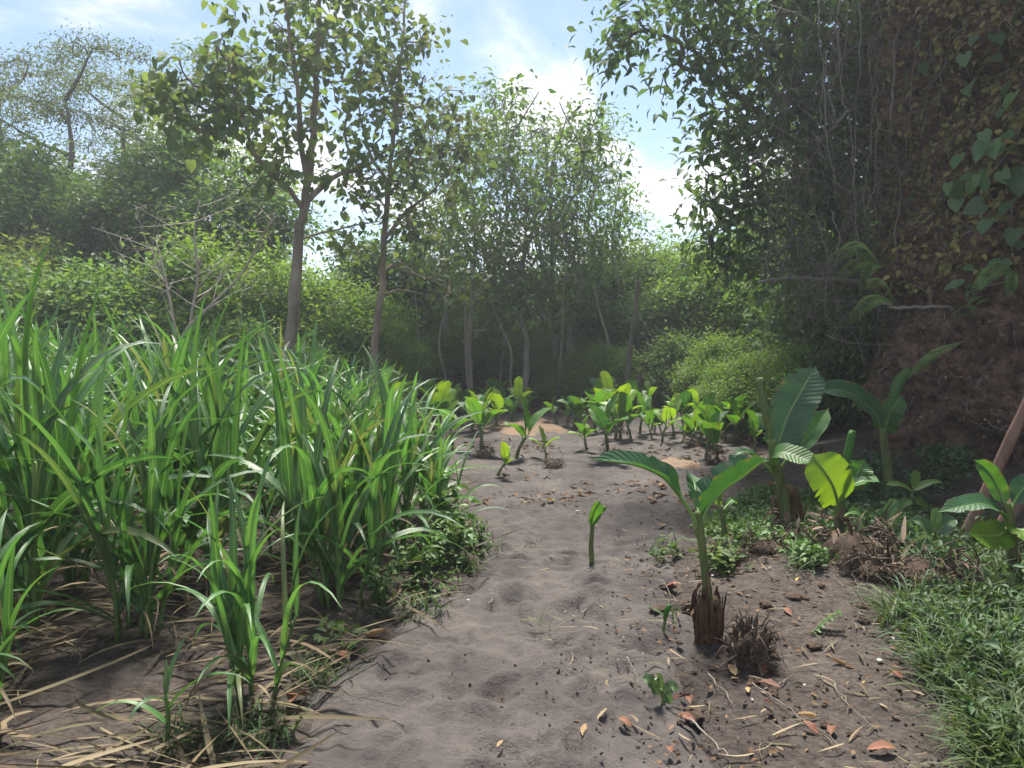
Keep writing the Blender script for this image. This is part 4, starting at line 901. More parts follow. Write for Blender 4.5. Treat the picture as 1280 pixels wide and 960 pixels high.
# plant by the poles
b, d = fix(1266, 735); w = at(b, d)
parts = [stem([w(1266, 735), w(1266, 690), w(1262, 650), w(1258, 630)], .034, .026),
         spine_leaf([w(1260, 650), w(1250, 640, -.05), w(1225, 630, -.1), w(1172, 640, -.18)], .17, (0, -.5, .9), (0, -.5, 1), .12, .3, .05, 'banana_dark', 17),
         spine_leaf([w(1260, 640), w(1250, 615, .05), w(1236, 590, .08), w(1218, 575, .1)], .12, (-.6, -.7, .4), None, .12, .35, .05, 'banana', 18),
         spine_leaf([w(1260, 660), w(1250, 668, -.15), w(1235, 670, -.22), w(1212, 668, -.3)], .2, (.15, -.8, .55), None, .05, .2, .04, 'banana_pale', 19),
         spine_leaf([w(1262, 660), w(1275, 662, -.12), w(1300, 672, -.2), w(1330, 690, -.25)], .2, (.1, -.75, .6), None, .08, .2, .04, 'banana_pale', 20),
         spine_leaf([w(1262, 640), w(1272, 620, .05), w(1285, 606, .05), w(1310, 600, 0)], .16, (0, -.7, .7), None, .15, .3, .05, 'banana_dark', 21)]
parts.append(dry_sheath([w(1266, 735), w(1266, 690), w(1262, 650)], .03, 7, 6))
spawn('banana_plant', parts, b, label='banana plant at the edge of view in front of the leaning poles', cat='banana plant', group='young banana plants')

# lone sucker on the path, tiny sprout
b, d = fix(740, 704); w = at(b, d)
parts = [stem([w(740, 706), w(739, 680), w(741, 655)], .019, .013), spine_leaf([w(740, 660), w(740, 648, -.01), w(744, 636, -.02), w(750, 626, -.02)], .115, (.5, -.8, .3), None, .05, .5, .04, 'banana', 23),
         rolled([w(742, 655), w(748, 645), w(753, 638), w(757, 633)], .012, 6, 'banana_pale')]
spawn('banana_plant', parts, b, label='lone small banana sucker standing in the middle of the sandy path', cat='banana plant', group='young banana plants')
b, d = fix(829, 796); w = at(b, d)
parts = [stem([w(829, 797), w(830, 785), w(831, 776)], .009, .007), rolled([w(831, 780), w(832, 770), w(834, 762), w(838, 756)], .012, 7, 'banana')]
spawn('banana_shoot', parts, b, label='tiny rolled banana shoot poking from sand beside the brown stump', cat='banana shoot')

# smaller plants farther off, six kinds then copies
def small_banana(seed, h, nl, mats):
    r = np.random.default_rng(seed); hs = h * (.38 + .1 * r.random()); lean = r.normal(0, .05, 2)
    top = np.array([lean[0], lean[1], hs]); parts = [stem([(0, 0, -.03), (lean[0] * .3, lean[1] * .3, hs * .5), top], .035 * h ** .5, .024 * h ** .5)]
    a0 = r.random() * 6.28
    for k in range(nl):
        a = a0 + k * 2.4 + r.normal(0, .25); f = (k + .5) / nl; L = h * (.62 + .2 * r.random()); el = 1.0 + .4 * f + r.normal(0, .1); dr = (1.35 - .7 * f) * (.5 + .6 * r.random())
        p = [top - [0, 0, .12 * h * (1 - f)]]; e = el
        for q in range(4):
            e = el - dr * ((q + .5) / 4) ** 1.4; p.append(p[-1] + np.array([math.cos(e) * math.cos(a), math.cos(e) * math.sin(a), math.sin(e)]) * L / 4)
        nv = np.array([-math.sin(e) * math.cos(a), -math.sin(e) * math.sin(a), math.cos(e) + .3])
        parts.append(spine_leaf(p, .36 * h * (.75 + .5 * r.random()), nv, None, .2, .3, .05, mats[k % len(mats)], seed + k, 16, .009))
    parts.append(dry_sheath([(0, 0, 0), (lean[0] * .3, lean[1] * .3, hs * .5), top], .03 * h ** .5, 7, seed))
    if r.random() > .4: parts.append(rolled([top, top + [.01, 0, h * .15], top + [.03, .01, h * .3], top + [.05, .02, h * .42]], .018 * h, seed, 'banana_pale'))
    return parts
SB = [small_banana(401, .95, 4, ['banana', 'banana_pale']), small_banana(402, .9, 3, ['banana']), small_banana(403, .8, 5, ['banana_pale', 'banana']), small_banana(404, 1.0, 4, ['banana', 'banana', 'banana_dark']), small_banana(405, .7, 3, ['banana_pale']), small_banana(406, .85, 5, ['banana'])]
SBH = [.95, .9, .8, 1., .7, .85]
sb = [(603, 570, 80, 0, 'leafy young banana at the near end of the row across the path'), (645, 575, 78, 1, 'young banana with a bare reddish stem beside the orange clay patch'), (683, 580, 42, 4, 'small bright banana sucker standing clear on the sand beyond the bend'),
      (622, 596, 48, 4, 'small yellowish banana sucker in front of the row by the clay patch'), (760, 572, 85, 3, 'large-leaved young banana at the front of the middle row'), (733, 562, 50, 2, None), (775, 548, 60, 0, None), (742, 540, 55, 5, None), (800, 545, 52, 1, None), (792, 522, 40, 2, None), (818, 543, 42, 5, None), (842, 548, 46, 4, None),
      (882, 575, 76, 3, 'tall banana sprout with broad leaf at the front of the far clump'), (897, 577, 60, 1, 'banana sprout on a dark mound beside the broad-leaved one'), (862, 558, 52, 2, None), (856, 542, 42, 4, None), (906, 553, 56, 0, None), (926, 552, 60, 5, None), (942, 550, 52, 1, None), (922, 532, 46, 3, None), (880, 528, 42, 0, None), (842, 527, 36, 2, None),
      (712, 511, 30, 1, 'tiny banana alone on the sand rise under the rear bank'), (695, 512, 18, 4, None), (730, 507, 20, 5, None),
      (566, 562, 72, 2, None), (545, 552, 72, 0, None), (521, 548, 66, 4, None), (500, 543, 66, 3, None), (480, 537, 62, 5, None), (590, 542, 56, 2, None), (620, 537, 52, 0, None), (641, 532, 46, 5, None), (656, 522, 36, 4, None), (531, 527, 46, 1, None), (505, 522, 46, 2, None), (471, 522, 46, 0, None), (560, 522, 42, 4, None), (590, 517, 42, 5, None), (615, 514, 36, 3, None),
      (958, 545, 52, 2, None), (985, 560, 50, 5, None), (440, 528, 52, 2, None), (700, 545, 0, 0, None)]
r3 = np.random.default_rng(58)
for _ in range(14): sb.append((r3.uniform(445, 650), r3.uniform(508, 545), r3.uniform(30, 58), int(r3.integers(0, 6)), None))
for _ in range(36): sb.append((r3.uniform(735, 985), r3.uniform(508, 556), r3.uniform(28, 55), int(r3.integers(0, 6)), None))
for _ in range(14): sb.append((r3.uniform(850, 1000), r3.uniform(534, 566), r3.uniform(38, 60), int(r3.integers(0, 6)), None))
for _ in range(16): sb.append((r3.uniform(545, 735), r3.uniform(510, 535), r3.uniform(24, 44), int(r3.integers(0, 6)), None))
for i, (px, py, hp, k, lb) in enumerate(sb):
    if not hp: continue
    b, d = fix(px, py); s = hp / F * d / SBH[k] * .9
    side = 'left of the orange clay' if px < 680 else 'between the sand and the far shrubs'
    spawn('banana_plant', SB[k], b, i * 1.9 + .5, s * random.uniform(.85, 1.2) if not lb else s, lb or f'small young banana plant crowded among others, {side}', 'banana plant', 'young banana plants' if lb else f'young banana plants {side}', (random.gauss(0, .1), random.gauss(0, .1)))

# stumps
def flaky_stump(seed, r0, h, n, mat='sheath', taper=.8, jag=.3):
    r = np.random.default_rng(seed); g = Geo(); core = np.linspace(0, 1, 8)
    tube(g, np.stack([r.normal(0, .006, 8), r.normal(0, .006, 8), core * h * 1.0 - .04], -1), r0 * (.92 + (taper - .92) * core) * .9, 12, .12, seed)
    c = g.mesh('stump_core', M['corm']); g2 = Geo()
    a = np.arange(n) * 2.4 + r.normal(0, .2, n); rr = r0 * (.9 + .2 * r.random(n))
    P = np.stack([rr * np.cos(a), rr * np.sin(a), r.uniform(-.03, .05, n)], -1)
    blades(g2, P, a, 1.5 + r.normal(0, .12, n), h * r.uniform(1 - 2 * jag, 1.06, n), r0 * r.uniform(.18, .5, n), r.normal(-.26, .16, n), r.normal(0, .25, n), 0, 7, 1.2, .35, lambda s: (.75 + .35 * np.sin(s * 3)) * np.minimum(1, (1.06 - s) * 7))
    return [('core', c), ('husk', g2.mesh('stump_husk', M[mat]))]
def fibre_stump(seed, r0, h, nf, squash=1.):
    r = np.random.default_rng(seed); nu, nv_ = 28, 18; g = Geo()
    U, V = np.meshgrid(np.arange(nu) * 2 * pi / nu, np.linspace(0, 1, nv_))
    rad = r0 * np.sin(np.clip(.35 + V * .75, 0, 1) * pi) ** .6 * (1 + .25 * fbm(np.cos(U) * 2 + seed, V * 4 + np.sin(U) * 2, seed, 4))
    X, Y, Z = rad * np.cos(U), rad * np.sin(U) * squash, V * h - .05 + .02 * fbm(U * 2, V * 5, seed + 3)
    i = (np.arange(nv_ - 1) * nu)[:, None]; j = np.arange(nu)[None]; j2 = (j + 1) % nu
    top = np.array([[0, 0, h * .93 - .05]])
    q = np.stack([i + j, i + j2, i + nu + j2, i + nu + j], -1).reshape(-1, 4); t = [[(nv_ - 1) * nu + x, (nv_ - 1) * nu + (x + 1) % nu, nu * nv_] for x in range(nu)]
    g.add(np.concatenate([np.stack([X, Y, Z], -1).reshape(-1, 3), top]), q, t)
    g2 = Geo()
    for k in range(nf):
        a = r.random() * 6.28; z = h * (.15 + .75 * r.random()); p = np.array([r0 * .95 * math.cos(a), r0 * .95 * math.sin(a) * squash, z]); o = nrm((p * [1, 1, 0])[None])[0]; ln = r0 * r.uniform(.3, 1.0)
        tube(g2, bez([p * .85, p + o * ln * .25 + r.normal(0, .02, 3), p + o * ln * .55 + [0, 0, -ln * .5] + r.normal(0, .03, 3), p + o * ln * .7 + [0, 0, -ln * .9] + r.normal(0, .05, 3)], 7), np.linspace(r.uniform(.003, .006), .0015, 7), 4)
    n = 46; a = r.random(n) * 6.28
    z = r.uniform(0, h * .8, n); P = np.stack([r0 * np.cos(a), r0 * np.sin(a) * squash, z], -1)
    blades(g2, P, a + r.normal(0, .5, n), r.uniform(-.6, 1.3, n), r.uniform(.04, .16, n), r.uniform(.006, .025, n), r.uniform(-.3, .8, n), r.normal(0, .6, n), 0, 4, 1.2, .3)
    return [('core', g.mesh('corm_core', M['corm'])), ('fibre', g2.mesh('corm_fibre', M['fibre']))]
def frayed(seed):
    r = np.random.default_rng(seed); p = fibre_stump(seed, .095, .25, 60); g = Geo(); n = 150
    a = r.random(n) * 6.28; z = .21 * r.random(n); q = .085 * np.sin(np.clip(.4 + z * 2.4, 0, 1) * pi) ** .6 + .006
    blades(g, np.stack([q * np.cos(a), q * np.sin(a), z], -1), a + r.normal(0, .5, n), r.uniform(.5, 1.7, n), r.uniform(.03, .11, n), r.uniform(.008, .03, n), r.uniform(-.5, .9, n), r.normal(0, .6, n), 0, 5, 1.2, .35)
    return p + [('husk', g.mesh('frayed_husk', M['fibre']))]
def put_stump(px, py, parts, rz, s, lb, tilt=(0, 0)):
    b, d = fix(px, py); spawn('banana_stump', parts, b, rz, s, lb, 'stump', 'banana stumps', tilt)
FS = fibre_stump(512, .13, .2, 40); FS2 = fibre_stump(513, .15, .17, 55, .8)
put_stump(886, 803, flaky_stump(501, .070, .24, 90), .4, .95, 'brown stump wrapped in upright peeling sheaths under the drooping plant')
put_stump(932, 832, frayed(502), 1., .85, 'frayed fibrous stump beside the peeling brown stump', (.12, .2))
put_stump(958, 712, FS2, 0, .8, 'low cut stump with a flat top beside the green ground cover')
put_stump(1000, 690, FS2, 1.5, 1.1, 'dry fibrous mound behind the low cut stump')
put_stump(1062, 722, FS, .7, 1.6, 'root-covered mound under the round-leaved banana plant')
put_stump(1150, 742, FS2, 2.5, 1.55, 'broad dark stump trailing pale roots near the short grass')
put_stump(986, 662, flaky_stump(503, .075, .21, 60), 2., 1.3, 'orange-brown sheathed stump at the foot of the big upright leaf')
put_stump(912, 720, FS, 2.0, .75, 'dark small stump with a green creeper behind the peeling brown stump')
put_stump(1096, 742, FS2, .3, 1.0, 'tangled root clump between the root-covered mound and the broad stump')
for px, py, s in [(896, 582, .9), (605, 574, .8), (762, 576, .8), (692, 586, .7), (930, 557, .8), (868, 560, .7)]: put_stump(px, py, FS, px, s, 'small brown stump at the foot of a far young banana plant')
# clods of earth
def clod(seed, r0):
    r = np.random.default_rng(seed); nu, nv_ = 22, 14; U, V = np.meshgrid(np.arange(nu) * 2 * pi / nu, np.linspace(.02, .98, nv_))
    rad = r0 * np.sin(V * pi) ** .7 * (1 + .9 * fbm(np.cos(U) * 1.5 + seed, np.sin(U) * 1.5 + V * 3, seed, 4))
    g = Geo(); i = (np.arange(nv_ - 1) * nu)[:, None]; j = np.arange(nu)[None]; j2 = (j + 1) % nu
    g.add(np.stack([rad * np.cos(U), rad * np.sin(U), -r0 * .45 * np.cos(V * pi) * (1 + .5 * fbm(np.cos(U) * 2 + 9, np.sin(U) * 2 + V, seed + 2, 3))], -1), np.stack([i + j, i + j2, i + nu + j2, i + nu + j], -1).reshape(-1, 4)); return g.mesh('clod', M['corm'])
CL = [clod(3, .05), clod(4, .065), clod(5, .04)]
r = np.random.default_rng(14)
for i in range(46):
    px, py = r.uniform(820, 1130), r.uniform(690, 920)
    b, d = fix(px, py); single('earth_clod', CL[i % 3], b + [0, 0, .008], r.random() * 6, .2 + .75 * r.random() ** 2.5, 'small dark clod of earth lying around the banana stumps', 'clod', 'earth clods around the stumps')

# ------------------------------------------------------------------ small plants
def oval_plant(px, py, spec, lb, mat='broad', name='broadleaf_plant', cat='plant', d=None):
    if d is None: b, d = fix(px, py)
    else: b = np.array([(px - 640) / F * d, d, 0]); b[2] = Hz(b[0], b[1])
    w = at(b, d); gs = Geo(); parts = []; top = w(*spec[0]); tube(gs, bez([b * 0, top * .5 + [.01, 0, 0], top], 8), np.linspace(.01, .006, 8), 6)
    parts.append(('stem', gs.mesh('plant_stem', M['pseudo'])))
    for i, (a, e, wd, nv) in enumerate(spec[1:]):
        A, E = w(*a), w(*e); mid = (A + E) / 2 + [0, 0, .02]
        parts.append(spine_leaf([top * .6 + A * .4, A, mid, E], wd, nv, None, .3, .25, .03, mat, i, 16, .005))
    spawn(name, parts, b, label=lb, cat=cat)
oval_plant(1100, 712, [(1102, 650), ((1105, 655), (1096, 640), .10, (0, -.9, .3)), ((1108, 668), (1148, 672), .11, (0, -.75, .6)), ((1098, 655), (1080, 690), .1, (-.3, -.8, .4)), ((1106, 648), (1122, 625), .09, (.2, -.8, .5)), ((1112, 660), (1128, 690), .09, (.3, -.8, .4))], 'low plant with broad oval blue-green leaves in front of the cliff')
oval_plant(1140, 690, [(1140, 612), ((1138, 612), (1108, 606), .09, (0, -.4, 1)), ((1142, 608), (1146, 588), .08, (0, -.9, .3)), ((1144, 612), (1178, 602), .08, (0, -.4, 1)), ((1144, 625), (1160, 640), .09, (.2, -.7, .6)), ((1138, 625), (1118, 640), .09, (-.2, -.7, .6))], 'leafy-topped plant with lance leaves at the cliff foot', 'herb', d=6.2)
oval_plant(1170, 720, [(1168, 660), ((1165, 665), (1140, 650), .1, (-.2, -.6, .7)), ((1172, 665), (1196, 650), .1, (.2, -.6, .7)), ((1168, 655), (1172, 635), .08, (0, -.9, .4)), ((1166, 680), (1146, 694), .1, (-.2, -.8, .5)), ((1174, 680), (1200, 690), .1, (.2, -.8, .5))], 'dark broad-leaved plant beside the broad rooty stump')
oval_plant(828, 885, [(826, 862), ((822, 866), (803, 848), .055, (-.1, -.6, .8)), ((830, 866), (848, 862), .05, (.2, -.6, .8)), ((828, 872), (838, 880), .045, (.1, -.8, .5)), ((824, 860), (822, 846), .04, (0, -.9, .3))], 'small dark green seedling with pointed leaves alone on the dirt', 'creeper', 'seedling', 'seedling')
b, d = fix(1012, 800); w = at(b, d); g = Geo(); gs = Geo(); path = bez([b * 0, w(1016, 790), w(1030, 776), w(1046, 766)], 10); tube(gs, path, np.linspace(.004, .002, 10), 5)
P = np.repeat(path[1:], 2, 0); D = np.stack([np.tile([.35, -.35], 9) + .4, np.tile([.6, -.6], 9), np.full(18, .1)], -1)
put_leaves(g, P, D, .05, .6, True, 1)
spawn('seedling', [('stem', gs.mesh('seedling_stem', M['rib'])), ('leaves', g.mesh('seedling_leaves', M['herb']))], b, label='bright seedling with paired leaflets leaning over the dark soil', cat='seedling')
# weeds by the path bend
def weed(seed, h, n, mat='herb'):
    r = np.random.default_rng(seed); g, gl = Geo(), Geo()
    for k in range(n):
        a = r.random() * 6.28; e = np.array([.35 * h * math.cos(a), .35 * h * math.sin(a), h * r.uniform(.6, 1.1)]); p = bez([(0, 0, -.02), e * [.25, .25, .5], e], 10); tube(g, p, np.linspace(.005, .002, 10), 4)
        m = 14; q = p[r.integers(3, 10, m)]; put_leaves(gl, q, r.normal(0, 1, (m, 3)) * [1, 1, .4], h * r.uniform(.14, .3, m), .4, True, seed + k)
    return [('stems', g.mesh('weed_stem', M['rib'])), ('leaves', gl.mesh('weed_leaves', M[mat]))]
WD = [weed(71, .45, 7), weed(72, .32, 8), weed(73, .55, 6)]
WK = [weed(74, .36, 6, 'weed_dark'), weed(75, .28, 6, 'weed_dark'), weed(76, .42, 5, 'weed_dark')]
for i, (px, py, k, s) in enumerate([(572, 705, 0, .9), (548, 712, 1, 1.), (525, 735, 0, .8), (560, 690, 2, .9), (478, 765, 1, .8), (600, 690, 1, .7)]):
    b, d = fix(px, py); spawn('weed', WD[k], b, i * 2.2, s, 'leafy green weed at the foot of the grass along the sandy path', 'weed', 'weeds along the path edge')
for i, (px, py, k, s) in enumerate([(1190, 745, 0, .8), (1215, 700, 2, .8), (1245, 790, 1, .9), (1130, 715, 1, .8), (1180, 770, 1, .7), (1075, 640, 0, .7), (1020, 640, 1, .7), (1225, 850, 0, .7), (1265, 900, 2, .6), (1170, 820, 1, .6), (1200, 800, 0, .6), (1250, 830, 1, .7), (1190, 870, 2, .5), (1220, 910, 1, .6), (1260, 860, 0, .6), (1150, 775, 1, .6), (1240, 945, 0, .6), (1275, 780, 2, .6)]):
    b, d = fix(px, py); spawn('weed', WK[k], b, i * 2.7, s, 'leafy green weed in the low growth at the cliff foot', 'weed', 'weeds at the cliff foot')

# ------------------------------------------------------------------ cliff growth
r = np.random.default_rng(31); n = 46000
s_ = r.uniform(.28, .62, n); z_ = r.uniform(.1, 6.5, n); P, N = cliff_point(s_, z_)
L_ = np.sum(np.linalg.norm(np.diff(CB, axis=0), axis=1))
k = (fbm(s_ * L_ * .9, z_ * .9, 171, 4) + .75 * ss(z_, 1.5, 2.6) - .75 * (1 - ss(s_, .37, .43)) * (1 - ss(z_, 1.6, 3.0)) > -.12)
P, N = P[k], N[k]; n = len(P); g = Geo()
put_leaves(g, P + N * r.uniform(0, .07, (n, 1)), N * .5 + r.normal(0, .5, (n, 3)) + [0, 0, -.55], r.uniform(.03, .10, n), .6, True, 8, N + r.normal(0, .5, (n, 3)))
tag(link('cliff_moss', g.mesh('cliff_moss', M['moss'])), kind='stuff')
# earth crumbs and rootlets on the bare face
g = Geo(); n = 16000; s_ = r.uniform(.28, .5, n); z_ = r.uniform(-.2, 6.5, n) ** 1.0; P, N = cliff_point(s_, z_)
k = fbm(s_ * L_ * 1.6, z_ * 1.6, 191, 4) > -.25; P, N = P[k], N[k]; n = len(P)
put_leaves(g, P + N * r.uniform(-.02, .05, (n, 1)), N * .35 + r.normal(0, .6, (n, 3)), r.uniform(.015, .075, n) * r.uniform(.3, 1, n), .8, True, 18, N + r.normal(0, .6, (n, 3)))
tag(link('cliff_crumbs', g.mesh('cliff_crumbs', M['crumb'], False)), kind='stuff')
g = Geo(); n = 900; s_ = r.uniform(.3, .5, n); z_ = r.uniform(.1, 6, n); P, N = cliff_point(s_, z_)
T = np.cross(N, UP)
for i in range(n):
    a = r.normal(0, 1); v = T[i] * r.normal(0, .5) + np.array([0, 0, -1]) * r.uniform(.1, 1); v = v / np.linalg.norm(v) * r.uniform(.1, .55)
    tube(g, bez([P[i] - N[i] * .02, P[i] + v * .4 + N[i] * r.uniform(.02, .1), P[i] + v + N[i] * r.uniform(-.02, .08)], 6), np.linspace(r.uniform(.002, .006), .0015, 6), 4)
tag(link('cliff_rootlets', g.mesh('cliff_rootlets', M['root'])), kind='stuff')
# long hanging roots
roots = [([(1132, -20), (1120, 60), (1114, 160), (1124, 220), (1122, 330)], .018, 'thickest grey root running down the cliff corner'), ([(1095, -20), (1108, 40), (1118, 60), (1119, 110), (1108, 170), (1118, 210), (1120, 300), (1124, 390)], .014, None), ([(1075, -20), (1078, 80), (1070, 150), (1069, 250), (1074, 330)], .010, None),
         ([(1050, 0), (1046, 80), (1060, 160), (1066, 230), (1058, 260), (1042, 240)], .009, None), ([(1200, -20), (1190, 40), (1175, 90), (1160, 120), (1150, 170)], .010, None), ([(1215, 0), (1150, 40), (1115, 60)], .010, 'pale root slanting up across the dark cliff top'), ([(1032, 60), (1036, 170), (1046, 240), (1050, 260), (1066, 235)], .008, None),
         ([(1060, 140), (1030, 170), (1000, 175)], .010, None), ([(1098, 20), (1094, 120), (1096, 200), (1102, 280)], .008, None), ([(1178, 240), (1180, 300), (1190, 400)], .014, 'stout root low on the mossy cliff face'), ([(1040, 260), (1048, 300), (1040, 350), (1052, 400)], .009, None), ([(1010, 200), (1020, 270), (1034, 330), (1030, 390)], .008, None),
         ([(1128, 360), (1124, 420), (1118, 470), (1128, 520)], .010, 'thin root trailing down the bare lower cliff'), ([(1086, 60), (1090, 150), (1080, 240), (1090, 330)], .007, None), ([(1140, 60), (1142, 160), (1136, 260), (1140, 340)], .008, None), ([(1062, 10), (1056, 60), (1040, 110), (1046, 180)], .007, None), ([(1020, 0), (1028, 90), (1024, 180), (1034, 240)], .007, None), ([(1105, 200), (1090, 240), (1060, 270), (1040, 330)], .007, None)]
for i, (pts, rr, lb) in enumerate(roots):
    P = []
    for px, py in pts:
        if px > 1105: q, nn = on_cliff(px, py, .08)
        else: q = W(px, py, 8.1 + .25 * math.sin(px))
        P.append(q)
    b = P[0].copy(); c = bez([p - b for p in P], 40); c += np.random.default_rng(i).normal(0, .008, c.shape)
    g = Geo(); c += .05 * np.stack([fbm(np.linspace(0, 5, 40) + i, np.full(40, q_ + 7.3 * i), 5, 3) for q_ in range(3)], -1); tube(g, c, np.linspace(rr * .75, rr * .4, 40), 6, .1, i)
    single('hanging_root', g.mesh('hanging_root', M['vine']), b, label=lb or 'long thin grey root hanging in the tangle at the cliff corner', cat='root', group='hanging roots')
# tangle of fine twigs around them
g = Geo(); r = np.random.default_rng(77)
for i in range(900):
    px, py = r.uniform(960, 1150), r.uniform(-10, 420); d = 8.4 + 1.2 * r.random()
    a = W(px, py, d); v = r.normal(0, 1, 3) * [1, .5, 1.1]; v = v / np.linalg.norm(v) * r.uniform(.3, 1.1)
    tube(g, bez([a, a + v * .5 + r.normal(0, .08, 3), a + v + [0, 0, -.1]], 7), np.linspace(r.uniform(.0025, .005), .0012, 7), 4)
tag(link('twig_undergrowth', g.mesh('twig_tangle', M['vine'])), kind='stuff')
# shaded hanging foliage on the corner
r = np.random.default_rng(78); C = np.array([W(r.normal(1090, 45), r.uniform(-20, 420), 8.9 + 1.1 * r.random()) for _ in range(120)]); g = Geo(); leafcloud(g, C, 22, .2, .1, .5, .6, True, 78)
tag(link('cliff_undergrowth', g.mesh('cliff_undergrowth', M['bush_dark'])), kind='stuff')
# big-leaved creepers on the cliff
HT = None
def creeper(pts, n, size, seed, lb, mat='creeper'):
    r = np.random.default_rng(seed); P = []; Nn = []
    for p in pts: q, nn = on_cliff(*p, .06); P.append(q); Nn.append(nn)
    b = P[0].copy(); c = bez([p - b for p in P], 24); gs, gl = Geo(), Geo(); tube(gs, c, np.linspace(.007, .003, 24), 5)
    i = r.integers(0, 24, n); nv = np.mean(Nn, 0); off = r.normal(0, .12, (n, 3)) + nv * r.uniform(.04, .22, (n, 1))
    put_leaves(gl, c[i] + off, nv * .4 + r.normal(0, .45, (n, 3)) + [0, 0, -.8], size * r.uniform(.6, 1.25, n), .95, 'heart', seed, nv + r.normal(0, .35, (n, 3)) + [0, 0, .6])
    spawn('creeper', [('stem', gs.mesh('creeper_stem', M['root'])), ('leaves', gl.mesh('creeper_leaves', M[mat]))], b, label=lb, cat='creeper', group='creepers on the cliff')
creeper([(1290, 130), (1262, 180), (1240, 215), (1200, 245)], 26, .16, 1, 'heart-leaved creeper spreading across the upper mossy cliff')
creeper([(1290, 190), (1270, 235), (1262, 290), (1270, 330)], 22, .16, 2, 'heart-leaved creeper hanging at the outer edge of the cliff')
creeper([(1280, 20), (1260, 60), (1255, 110)], 12, .17, 3, 'dark heart-leaved creeper high on the cliff')
creeper([(1205, 30), (1180, 60), (1150, 90), (1120, 130)], 14, .12, 4, 'narrow-leaved creeper near the cliff top roots', 'bush_dark')
creeper([(1160, 330), (1135, 345), (1115, 360)], 20, .11, 5, 'yellow-green leafy creeper around the dead branch', 'bush_yellow')
creeper([(1270, 350), (1240, 355), (1215, 365)], 10, .11, 6, 'small creeper beside the ferns on the cliff')
creeper([(1100, 430), (1090, 470), (1095, 520)], 16, .07, 7, 'small-leaved olive creeper down the cliff corner', 'bush_yellow')
# ferns
def fern(px, py, fronds, lb, off_cliff=None):
    if off_cliff is None: b, nn = on_cliff(px, py, .03)
    else: b = W(px, py, off_cliff)
    parts = []
    for (ex, ey, dd, sag) in fronds:
        e = W(ex, ey, b[1] + dd) - b; p = bez([e * 0, e * .5 + [0, 0, sag], e], 26); T = nrm(np.gradient(p, axis=0)); ln = np.linalg.norm(e)
        S = nrm(np.cross(T, [0, -.6, .8])); gs, gl = Geo(), Geo(); tube(gs, p, np.linspace(.005, .0015, 26), 4)
        s = np.linspace(0, 1, 26); wd = ln * .14 * np.sin(np.clip(s * .92 + .08, 0, 1) * pi) ** .7 + .008
        for sg in (1, -1):
            k = slice(3, 26); put_leaves(gl, p[k], S[k] * sg + T[k] * .35 + [0, 0, -.25], wd[k], .2, True, 3, np.tile([0, -.6, .8], (23, 1)))
        parts.append(('frond', gl.mesh('fern_frond', M['fern']), [('rachis', gs.mesh('fern_rachis', M['rib']))]))
    spawn('fern', parts, b, label=lb, cat='fern', group='ferns on the cliff')
fern(1136, 472, [(1202, 428, -.3, .07), (1176, 440, -.2, .05)], 'fern with a long pale frond above the banana against the cliff', 6.75)
fern(1185, 392, [(1225, 388, -.3, .08), (1240, 400, -.2, .05)], 'small fern under the dead branch on the cliff face')
fern(1270, 340, [(1215, 368, -.3, .12), (1230, 355, -.3, .12), (1262, 372, -.3, .05)], 'fern arching out beside the orange leaf on the cliff')
fern(1100, 330, [(1030, 330, -.3, .16), (1052, 312, -.35, .14), (1046, 352, -.3, .12), (1075, 360, -.3, .1)], 'fern clump hanging from the tangle of roots', 8.3)
fern(1120, 378, [(1060, 405, -.3, .15), (1082, 362, -.35, .16)], 'fern with drooping fronds at the cliff corner', 8.0)
# dead branches sticking out
for pts, d, rr, lb in [([(1075, 352), (1030, 349), (985, 348), (950, 352)], 9.2, .035, 'grey dead branch lying level below the overhanging tree'), ([(1215, 388), (1165, 383), (1120, 385), (1105, 378)], 7.6, .022, 'pale dead branch poking from the mossy cliff')]:
    P = [W(*p, d - .1 * i) for i, p in enumerate(pts)]; b = P[0].copy(); g = Geo(); tube(g, bez([p - b for p in P], 24) + np.random.default_rng(4).normal(0, .006, (24, 3)), np.linspace(rr, rr * .5, 24), 7, .1)
    q = P[1] - b; tube(g, bez([q, q + [-.1, -.1, .12], q + [-.3, -.2, .2]], 8), np.linspace(rr * .5, .004, 8), 5)
    single('dead_branch', g.mesh('dead_branch', M['root']), b, label=lb, cat='dead branch')
# leaning wooden poles at the edge
for (p0, p1), dd, rr, lb in [(((1196, 690), (1300, 470)), 0., .042, 'rough wooden pole leaning in from the edge of view, upper of two'), (((1222, 735), (1322, 545)), -.25, .05, 'rough wooden pole leaning below and in front of the other')]:
    d = 5.6 + dd; a = W(*p0, d); a[2] = Hz(a[0], a[1]) - .05; e = W(*p1, d - .3); g = Geo(); tube(g, bez([a * 0, (e - a) * .5 + [.01, 0, .015], (e - a) * 1.25], 20), np.linspace(rr, rr * .85, 20), 12, .05, 6)
    single('wooden_pole', g.mesh('wooden_pole', M['pole']), a, label=lb, cat='pole')

